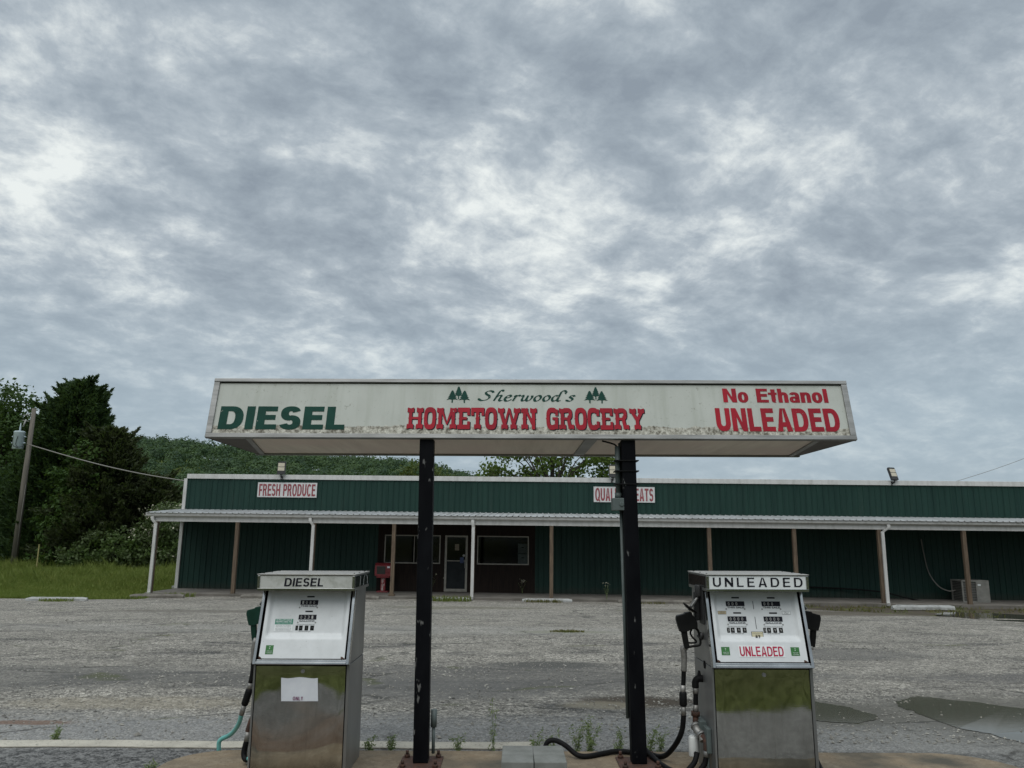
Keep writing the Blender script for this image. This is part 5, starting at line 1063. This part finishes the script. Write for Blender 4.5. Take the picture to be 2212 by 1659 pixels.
    mb = MB(); ca_, cb_ = Z(zc0) + .018, Z(zc1) - .010; mb.box(-cw + .018, cw - .018, yf + .004, yf + .012, ca_, cb_); sp = mb.build('sign_panel', M['stwhite'] if twin else M['capwhite'], cap)
    pw_ = 2 * cw - .036; X0 = -cw + .018
    if twin: letters('lettering', 'UNLEADED', bold(.175, .135), M['ink'], sp, (X0 + pw_ * .040, yf + .004, ca_ + (cb_ - ca_) * .17), (1, 0, 0), (0, 0, 1), pw_ * .925, (cb_ - ca_) * .71, .36, .0014)
    else: letters('lettering', 'DIESEL', bold(.205, .16), M['ink'], sp, (X0 + pw_ * .262, yf + .004, ca_ + (cb_ - ca_) * .15), (1, 0, 0), (0, 0, 1), pw_ * .42, (cb_ - ca_) * .66, .13, .0014, .10)
    for s_ in (-1, 1):
        for zz in (.03, .075): q = MB(); q.tube([(s_ * (cw - .009), yf - .002, Z(zc0) + zz), (s_ * (cw - .009), yf - .006, Z(zc0) + zz)], .0055, 8); q.build('screw', M['chrome'], cap)
        for yy in (.06, .25, .45): q = MB(); q.tube([(s_ * (cw - .02), yy, Z(zc1) + .002), (s_ * (cw - .02), yy, Z(zc1) + .006)], .006, 8); q.build('screw', M['lampblack'], cap)
        q = MB(); q.box(s_ * cw, s_ * (cw + .0025), yf + .03, yr - .02, Z(zc0) + .022, Z(zc1) - .014); q.build('side_mirror', pm('dark_mirror_side', (.02, .022, .022), (.03, .032, .03), 6, .12, .3), cap)  # dark reflection of the mirrored cap side put into its colour
    if not twin:      # pale ribbons painted in for the arched reflection on the right cap side
        q = MB(); xx = cw + .0032
        def rib(P): 
            for i in range(len(P) - 1):
                (a, b), (c, d_) = P[i], P[i + 1]; q.quad((xx, a - .006, b), (xx, a + .006, b), (xx, c + .006, d_), (xx, c - .006, d_))
        zb_, zt_ = Z(zc0) + .024, Z(zc1) - .018; rib([(.17, zb_), (.19, zt_)])
        rib([(.31 + .075 * (1 - math.cos(math.pi * k / 12)), zb_ + (zt_ - zb_) * math.sin(math.pi * k / 12) ** .5) for k in range(13)]); q.build('side_reflection', M['stwhite'], cap)
    return p, hw_, Z, zt

def nozzle(p, hw_, side, y, mat, guard=True):
    """hand nozzle hung on the pump side; a = distance out from the side, z = height"""
    X = lambda a: side * (hw_ + a); k1, k2 = .000526, .000507
    A = lambda cx, cy: ((450 - cx) * k1, 1.251 - (cy - 385) * k2)
    nz = thing('nozzle', None, None) if False else None
    def pr(pts, t_): mb = MB(); mb.prism([A(*q) for q in pts], lambda u, v, w_: (X(u), y + w_, v), -t_, t_); return mb
    body = pr([(205, 725), (290, 712), (305, 755), (345, 805), (366, 860), (366, 930), (300, 950), (228, 975), (215, 988), (130, 985), (105, 905), (85, 820), (92, 770), (200, 740)], .026).build('nozzle', mat, p, .010, 3)
    pr([(148, 980), (226, 975), (240, 1100), (256, 1205), (185, 1218), (165, 1100)], .017).build('handle', mat, body, .008, 3)
    W3 = lambda cx, cy, dy=0: (X(A(cx, cy)[0]), y + dy, A(cx, cy)[1])
    mb = MB(); mb.tube(smooth_path([W3(330, 930), W3(375, 965), W3(398, 1050), W3(404, 1140), W3(378, 1168), W3(300, 1180), W3(245, 1190)], 5), .0085, 8); mb.build('lever_guard', mat, body)
    mb = MB(); mb.tube(smooth_path([W3(295, 955), W3(272, 1000), W3(300, 1060), W3(348, 1112), W3(330, 1132), W3(250, 1135)], 5), .0065, 8); mb.build('lever', M['black'], body)
    if guard:
        c = Vector(W3(280, 665)); ax = (Vector(W3(430, 465)) - Vector(W3(265, 690))).normalized(); mb = MB(); mb.tube([c - ax * .012, c - ax * .002, c + ax * .004], [.030, .058, .060], 20); mb.build('splash_guard', M['black'], body)
    a, b = Vector(W3(262, 695)), Vector(W3(436, 455)); mb = MB(); mb.tube([a, b], .0098, 12)
    for t_ in (.22, .28, .34, .40, .46, .52): c = a.lerp(b, t_); d_ = (b - a).normalized(); mb.tube([c, c + d_ * .007], .0125, 12)
    mb.build('spout', M['alu'], body)
    # the boot on the pump side that takes the spout
    mb = MB(); mb.box(X(0), X(.012), y - .06, y + .06, 1.00, 1.26); mb.box(X(.012), X(.05), y + .03, y + .06, 1.02, 1.22); mb.tube([(X(.02), y, 1.19), (X(.02), y, 1.27)], .03, 10); mb.tube([(X(.0), y + .015, .93), (X(.03), y + .015, .90)], .025, 10)
    mb.build('nozzle_boot', M['lampblack'], p, .006)
    return Vector(W3(220, 1210)), body
def fitting(p, name, P, r, mat): mb = MB(); mb.tube(P, r, 12); return mb.build(name, mat, p)

# diesel pump -------------------------------------------------
PD = Vector((-1.458, 5.65, IZ)); pd, hwd, Zd, ztd = pump('fuel_pump', 'polished steel fuel pump marked DIESEL with a single price display', PD, .668, 1.0, False)
q0, nb_ = nozzle(pd, hwd, -1, .36, M['nozzle_green'], False)
L = lambda x, y, z: Vector((x, y, z)) - PD
yh = 6.0
hs = thing('x', None, None) if False else None
pts = [tuple(q0), tuple(L(-1.905, yh, .96)), tuple(L(-1.915, yh, .87)), tuple(L(-1.912, yh, .80))]
fitting(pd, 'swivel', smooth_path(pts, 4), [.019] * 4 + [.022] * 4 + [.018] * 5, M['fit'])
A_ = [L(-1.912, yh, .80), L(-1.912, yh, .74), L(-1.922, yh, .66)]; fitting(pd, 'hose', smooth_path(A_, 5), .0165, M['black'])
fitting(pd, 'coupling', [L(-1.922, yh, .66), L(-1.930, yh + .01, .612)], .019, M['fit']); fitting(pd, 'breakaway', [L(-1.930, yh + .01, .615), L(-1.932, yh + .01, .60), L(-1.960, yh + .02, .51), L(-1.964, yh + .02, .50)], [.022, .027, .026, .02], M['black'])
fitting(pd, 'coupling', [L(-1.964, yh + .02, .50), L(-1.985, yh + .04, .43)], .0185, M['fit'])
fitting(pd, 'hose', smooth_path([L(-1.985, yh + .04, .43), L(-2.02, yh + .10, .355), L(-2.085, yh + .20, .28), L(-2.16, yh + .30, .222), L(-2.215, yh + .34, .195), L(-2.245, yh + .35, .165), L(-2.245, yh + .36, .10)], 6), .0165, M['turq'])
fitting(pd, 'elbow', smooth_path([L(-1.82, 5.93, .46), L(-1.865, 5.93, .43), L(-1.888, 5.93, .36), L(-1.892, 5.93, .34)], 5), .022, M['rust']); fitting(pd, 'coupling', [L(-1.892, 5.93, .34), L(-1.898, 5.93, .275)], .021, M['fit'])
fitting(pd, 'supply_hose', smooth_path([L(-1.898, 5.93, .28), L(-1.912, 5.93, .22), L(-1.908, 5.92, .178), L(-1.885, 5.90, .160), L(-1.865, 5.89, .166)], 6), .0195, M['black']); fitting(pd, 'supply_hose', smooth_path([L(-1.868, 5.89, .165), L(-1.83, 5.87, .190), L(-1.80, 5.9, .2)], 5), .0165, M['turq'])
mb = MB(); o = L(-1.868, 5.97, IZ); mb.tube([o, o + Vector((0, 0, .26))], .040, 16); mb.build('filter', M['filter'], pd)
# paper notice taped to the diesel door
mb = MB(); n = 10; vs = []; fs = []; a0, a1, b0, b1 = -.132, .122, .485, .638
for j in range(n + 1):
    for i in range(n + 1): u, v = i / n, j / n; vs.append((a0 + (a1 - a0) * u + .010 * (v - .5) * -1, -.0135 - .0025 * math.sin(5 * u) * (1 - v), b0 + (b1 - b0) * v - .004 * (v > .95) * math.sin(9 * u)))
for j in range(n):
    for i in range(n): q = j * (n + 1) + i; fs.append((q, q + 1, q + n + 2, q + n + 1))
mb.add(vs, fs, True); nt = mb.build('paper_notice', M['paper'], pd); letters('lettering', 'ONLY', bold(.22, .16), M['purple'], nt, (-.046, -.0195, .492), (1, 0, 0), (0, 0, 1), .070, .024, .2, .0005)

# unleaded pump -----------------------------------------------
PU = Vector((1.712, 5.52, IZ)); pu, hwu, Zu, ztu = pump('fuel_pump', 'polished steel fuel pump marked UNLEADED with twin price displays', PU, .686, 1.012, True)
q0, nbl = nozzle(pu, hwu, -1, .19, M['nozzle_black']); q1, nbr = nozzle(pu, hwu, 1, .30, M['nozzle_black'], False)
L = lambda x, y, z: Vector((x, y, z)) - PU
fitting(pu, 'swivel', smooth_path([q0, L(1.226, 5.73, .955), L(1.232, 5.74, .90), L(1.230, 5.745, .84), L(1.228, 5.75, .795)], 4), [.017] * 4 + [.022] * 6 + [.020] * 7, M['fit'])
fitting(pu, 'hose', smooth_path([L(1.228, 5.75, .80), L(1.222, 5.75, .72), L(1.218, 5.75, .69)], 5), .0165, M['black']); fitting(pu, 'coupling', [L(1.218, 5.75, .70), L(1.216, 5.75, .645)], .019, M['fit'])
fitting(pu, 'breakaway', [L(1.216, 5.75, .655), L(1.216, 5.75, .645), L(1.215, 5.75, .57), L(1.215, 5.75, .56)], [.022, .027, .027, .022], M['black']); fitting(pu, 'coupling', [L(1.215, 5.75, .56), L(1.216, 5.75, .50)], .0185, M['fit'])
hz2 = IZ + .019
fitting(pu, 'hose', smooth_path([L(1.216, 5.75, .51), L(1.205, 5.77, .40), L(1.185, 5.84, .31), L(1.162, 5.95, .225), L(1.13, 6.03, .165), L(1.09, 6.10, hz2), L(1.04, 6.16, hz2), L(.95, 6.20, hz2), L(.80, 6.22, hz2 + .004), L(.70, 6.18, hz2), L(.57, 6.10, hz2), L(.49, 6.10, hz2 + .01), L(.415, 6.13, .200), L(.355, 6.15, .228), L(.31, 6.15, .236), L(.275, 6.15, .222), L(.258, 6.15, .18), L(.256, 6.16, .125)], 7), .0185, M['black'])
fitting(pu, 'hose', smooth_path([L(1.00, 6.18, hz2 + .036), L(1.03, 6.08, hz2 + .02), L(1.07, 5.92, hz2), L(1.12, 5.75, hz2), L(1.18, 5.66, hz2 + .01), L(1.225, 5.65, .185), L(1.262, 5.66, .225), L(1.283, 5.68, .275)], 7), .018, M['black'])
# supply pipework and filter on the left flank
yk = 5.80; sx = 1.712 - hwu
mb = MB(); mb.tube([L(sx, yk - .09, .845), L(sx - .004, yk - .09, .845)], .030, 6); mb.build('inlet_plate', M['gap'], pu)
fitting(pu, 'elbow', smooth_path([L(sx + .01, yk, .735), L(sx - .030, yk, .735), L(sx - .050, yk, .715), L(sx - .052, yk, .675)], 5), .025, M['black']); mb = MB(); c_ = L(sx - .022, yk, .76); mb.tube([c_ - Vector((0, 0, .03)), c_, c_ + Vector((0, 0, .03))], [.012, .014, .008], 8); mb.build('cap_plug', M['black'], pu)
fitting(pu, 'coupling', [L(sx - .052, yk, .68), L(sx - .052, yk, .635)], .021, M['fit']); fitting(pu, 'supply_hose', smooth_path([L(sx - .052, yk, .64), L(sx - .054, yk, .60), L(sx - .056, yk, .55)], 4), .0175, M['black']); fitting(pu, 'coupling', [L(sx - .056, yk, .56), L(sx - .058, yk, .51)], .020, M['fit'])
fitting(pu, 'union_nut', [L(sx - .058, yk, .515), L(sx - .060, yk, .485)], .031, M['rust']); fitting(pu, 'nipple', [L(sx - .060, yk, .487), L(sx - .066, yk - .02, .43)], .021, M['rust'])
fitting(pu, 'filter_head', smooth_path([L(sx - .070, yk - .02, .435), L(sx - .066, yk - .06, .405), L(sx - .042, yk - .10, .375), L(sx - .034, yk - .12, .35)], 5), [.024] * 4 + [.028] * 8 + [.030] * 4, M['fit'])
fitting(pu, 'clamp', [L(sx - .070, yk - .02, .428), L(sx - .067, yk - .035, .418)], .034, M['alu']); fitting(pu, 'clamp', [L(sx - .046, yk - .09, .386), L(sx - .042, yk - .105, .376)], .036, M['alu'])
fitting(pu, 'elbow', smooth_path([L(sx - .040, yk - .11, .376), L(sx - .026, yk - .135, .365), L(sx - .024, yk - .15, .335), L(sx - .026, yk - .15, .295)], 5), .024, M['rust']); fitting(pu, 'coupling', [L(sx - .026, yk - .15, .30), L(sx - .030, yk - .15, .255)], .0215, M['alu'])
fitting(pu, 'supply_hose', smooth_path([L(sx - .030, yk - .15, .262), L(sx - .045, yk - .15, .21), L(sx - .085, yk - .15, .165), L(sx - .14, yk - .15, .145)], 5), .0185, M['black'])
mb = MB(); c_ = L(sx - .082, yk - .01, .222); mb.tube([c_, c_ + Vector((0, 0, .006)), c_ + Vector((0, 0, .122)), c_ + Vector((0, 0, .130)), c_ + Vector((0, 0, .140))], [.034, .037, .037, .034, .02], 24); fl = mb.build('filter', M['filter'], pu)
small_text('lettering', 'CIM', M['greyink'], fl, c_ + Vector((-.012, -.0375, .016)), (1, 0, 0), (0, 0, 1), .040, .022, .0012, .02)
mb = MB(); mb.box(sx - PU.x - .052, sx - PU.x, yk - PU.y - .08, yk - PU.y + .12, .24, .345); mb.box(sx - PU.x - .032, sx - PU.x - .001, yk - PU.y - .20, yk - PU.y - .082, .165, .325); mb.tube([L(sx - .02, yk - .15, .12), L(sx - .02, yk - .15, .29)], .012, 8); mb.build('junction_box', M['box'], pu, .005)
# right flank
X2 = 1.712 + hwu
fitting(pu, 'swivel', smooth_path([q1, Vector((hwu + .085, .30, .80)), Vector((hwu + .07, .30, .72)), Vector((hwu + .05, .30, .68))], 4), .019, M['fit']); fitting(pu, 'hose', smooth_path([Vector((hwu + .05, .30, .69)), Vector((hwu + .03, .32, .55)), Vector((hwu + .03, .34, .42)), Vector((hwu + .055, .36, .22)), Vector((hwu + .085, .34, .13)), Vector((hwu + .115, .30, .03)), Vector((hwu + .10, .2, .02)), Vector((hwu + .02, .1, .02))], 6), .0185, M['black'])
mb = MB(); c_ = Vector((hwu + .040, .26, .085)); mb.tube([c_, c_ + Vector((0, 0, .006)), c_ + Vector((0, 0, .125)), c_ + Vector((0, 0, .132))], [.034, .037, .037, .03], 24); mb.build('filter', M['filter'], pu)
fitting(pu, 'supply_hose', smooth_path([Vector((hwu + .04, .26, .215)), Vector((hwu + .045, .26, .27)), Vector((hwu + .03, .27, .33)), Vector((hwu, .27, .35))], 5), .020, M['black']); fitting(pu, 'elbow', smooth_path([Vector((hwu + .06, .28, .10)), Vector((hwu + .055, .26, .06)), Vector((hwu + .05, .24, .03))], 4), .024, M['fit'])

# concrete blocks on the island
for k, (bx, lab) in enumerate(((.045, 'grey concrete block on the island, the left one of the touching pair'), (.258, 'grey concrete block on the island, the right one, under the hose end'))):
    o = thing('cinder_block', lab, 'block', (bx, 5.30, IZ), R(.6 * (1 if k else -1)), 'concrete blocks on the island'); mb = MB(); mb.box(-.104, .104, 0, .40, 0, .19); mb.build('body', M['concrete'], o, .006)

# ------------------------------------------------------------------ weeds and tufts
def weed(x, y, h, label, kind='bushy', n=7, group='weeds behind the island', z=None):
    o = thing('weed', label, 'weed', (x, y, g(x, y) if z is None else z), rng.uniform(0, 6), group); mb = MB(); pts = []; dirs = []
    n = max(4, int(n * .75))
    for k in range(n):
        a = rng.uniform(0, 6.28); sp = (.10 if kind == 'tall' else .34) * h * rng.uniform(.4, 1.1); hh_ = h * (1 if k == 0 else rng.uniform(.45, .95)); tip = Vector((math.cos(a) * sp, math.sin(a) * sp, hh_))
        P = smooth_path([(0, 0, 0), (tip.x * .25, tip.y * .25, hh_ * .5), tip], 5); mb.tube(P, [.0024 * (1.1 - .8 * i / (len(P) - 1)) for i in range(len(P))], 5)
        for q in P[1:]:
            for _ in range(4 if kind == 'bushy' else 3): pts.append(tuple(q + Vector(rng.normal(0, .013, 3)))); dirs.append((math.cos(a) * .3, math.sin(a) * .3, .5))
    mb.build('stem', M['leaf_weed'], o); P = np.array(pts); V = leaf_cards(P, .0085 if kind == 'bushy' else .008, np.array(dirs), .3, .9, 4.2); cards_obj('leaf', V, M['leaf_weed'], o)
    if kind in ('tall', 'flower'):
        P = np.array([(rng.normal(0, .05 + .1 * (kind == 'flower')), rng.normal(0, .05), h * rng.uniform(.75, 1.02)) for _ in range(6 if kind == 'tall' else 16)]); cards_obj('blossom', leaf_cards(P, .010 if kind == 'tall' else .026, None, .5), M['flower'], o)
    return o
weed(-.14, 6.62, .42, 'tallest single weed, thin with tiny white flower heads, left of the blocks', 'tall', 6)
weed(-.42, 6.62, .16, 'small grey-green weed between the left post and the tallest weed', 'bushy', 6)
weed(-.98, 6.75, .12, 'low dark weed on the edge strip left of the left post', 'bushy', 6)
weed(-1.14, 6.70, .13, 'bright green rosette weed beside the right side of the diesel pump', 'bushy', 5)
weed(.20, 6.66, .18, 'wispy weed behind the left concrete block', 'bushy', 5); weed(.34, 6.62, .20, 'weed poking up behind the loop of the black hose end', 'bushy', 6)
weed(.54, 6.66, .24, 'full green weed left of the thickest clump', 'bushy', 8); weed(.64, 6.62, .29, 'thickest bright green weed clump near the right post', 'bushy', 12); weed(.88, 6.66, .20, 'thin weed half hidden by the left side of the right post', 'bushy', 6)
weed(1.12, 6.64, .23, 'weed between the right post and the hose of the unleaded pump', 'bushy', 7); weed(1.22, 6.70, .18, 'low weed behind the curve of the unleaded hose', 'bushy', 6)
weed(-2.06, 6.60, .22, 'sparse dry-stemmed weed between the turquoise hose and the diesel pump', 'tall', 5); weed(-2.62, 6.05, .10, 'small tuft of weed at the left end of the island', 'bushy', 6); weed(-3.9, 7.05, .10, 'tiny weed on the edge strip at the far left', 'bushy', 5)
GW = 'flowering weeds against the store'
for u, v, h, lab in ((-3.15, -.3, .75, 'flowering weed growing left of the store door'), (.45, -.3, .55, 'white-flowered weed below the right shop window'), (3.55, -2.7, .62, 'lone weed with yellow-white flowers left of the right canopy post')):
    c = BM @ Vector((u, v, 0)); weed(c.x, c.y, h, lab, 'flower', 7, GW, c.z)
def tuft(x, y, r_, n, h, label, mat='leaf_dry'):
    a = rng.uniform(0, 6.28, n); d_ = r_ * np.sqrt(rng.random(n)); P = np.stack([d_ * np.cos(a), d_ * np.sin(a) * .35, np.zeros(n)], 1)
    V, F = blades(P, h * rng.uniform(.4, 1.1, n), .4, .011, None, ''); o = mesh_np('grass_tuft', V, F, M[mat]); o.location = (x, y, g(x, y)); tag(o, label, 'grass', 'tufts along the store front')
tuft(-2.35, 28.5, .95, 420, .22, 'long tuft of grass along the white stop at the store door', 'leaf_grass'); tuft(1.15, 28.5, .75, 260, .13, 'tuft of dry grass along the clean white stop between the posts')
tuft(-12.1, 29.0, .6, 200, .18, 'tuft of grass at the foot of the left end of the green wall', 'leaf_grass'); tuft(5.0, 28.4, .6, 120, .10, 'short tuft of grass at the stop by the right canopy post'); tuft(-14.9, 26.1, .6, 220, .12, 'tuft of weeds in front of the stop at the grass edge', 'leaf_grass')
tuft(19.6, 31.3, .25, 60, .7, 'tall reedy tuft beside the condenser unit at the right edge', 'leaf_grass'); tuft(1.2, 17.2, .38, 260, .05, 'flat mossy tuft in the middle of the lot'); tuft(9.2, 28.6, .8, 220, .25, 'patch of weeds at the foot of the wall right of the unleaded pump', 'leaf_grass')
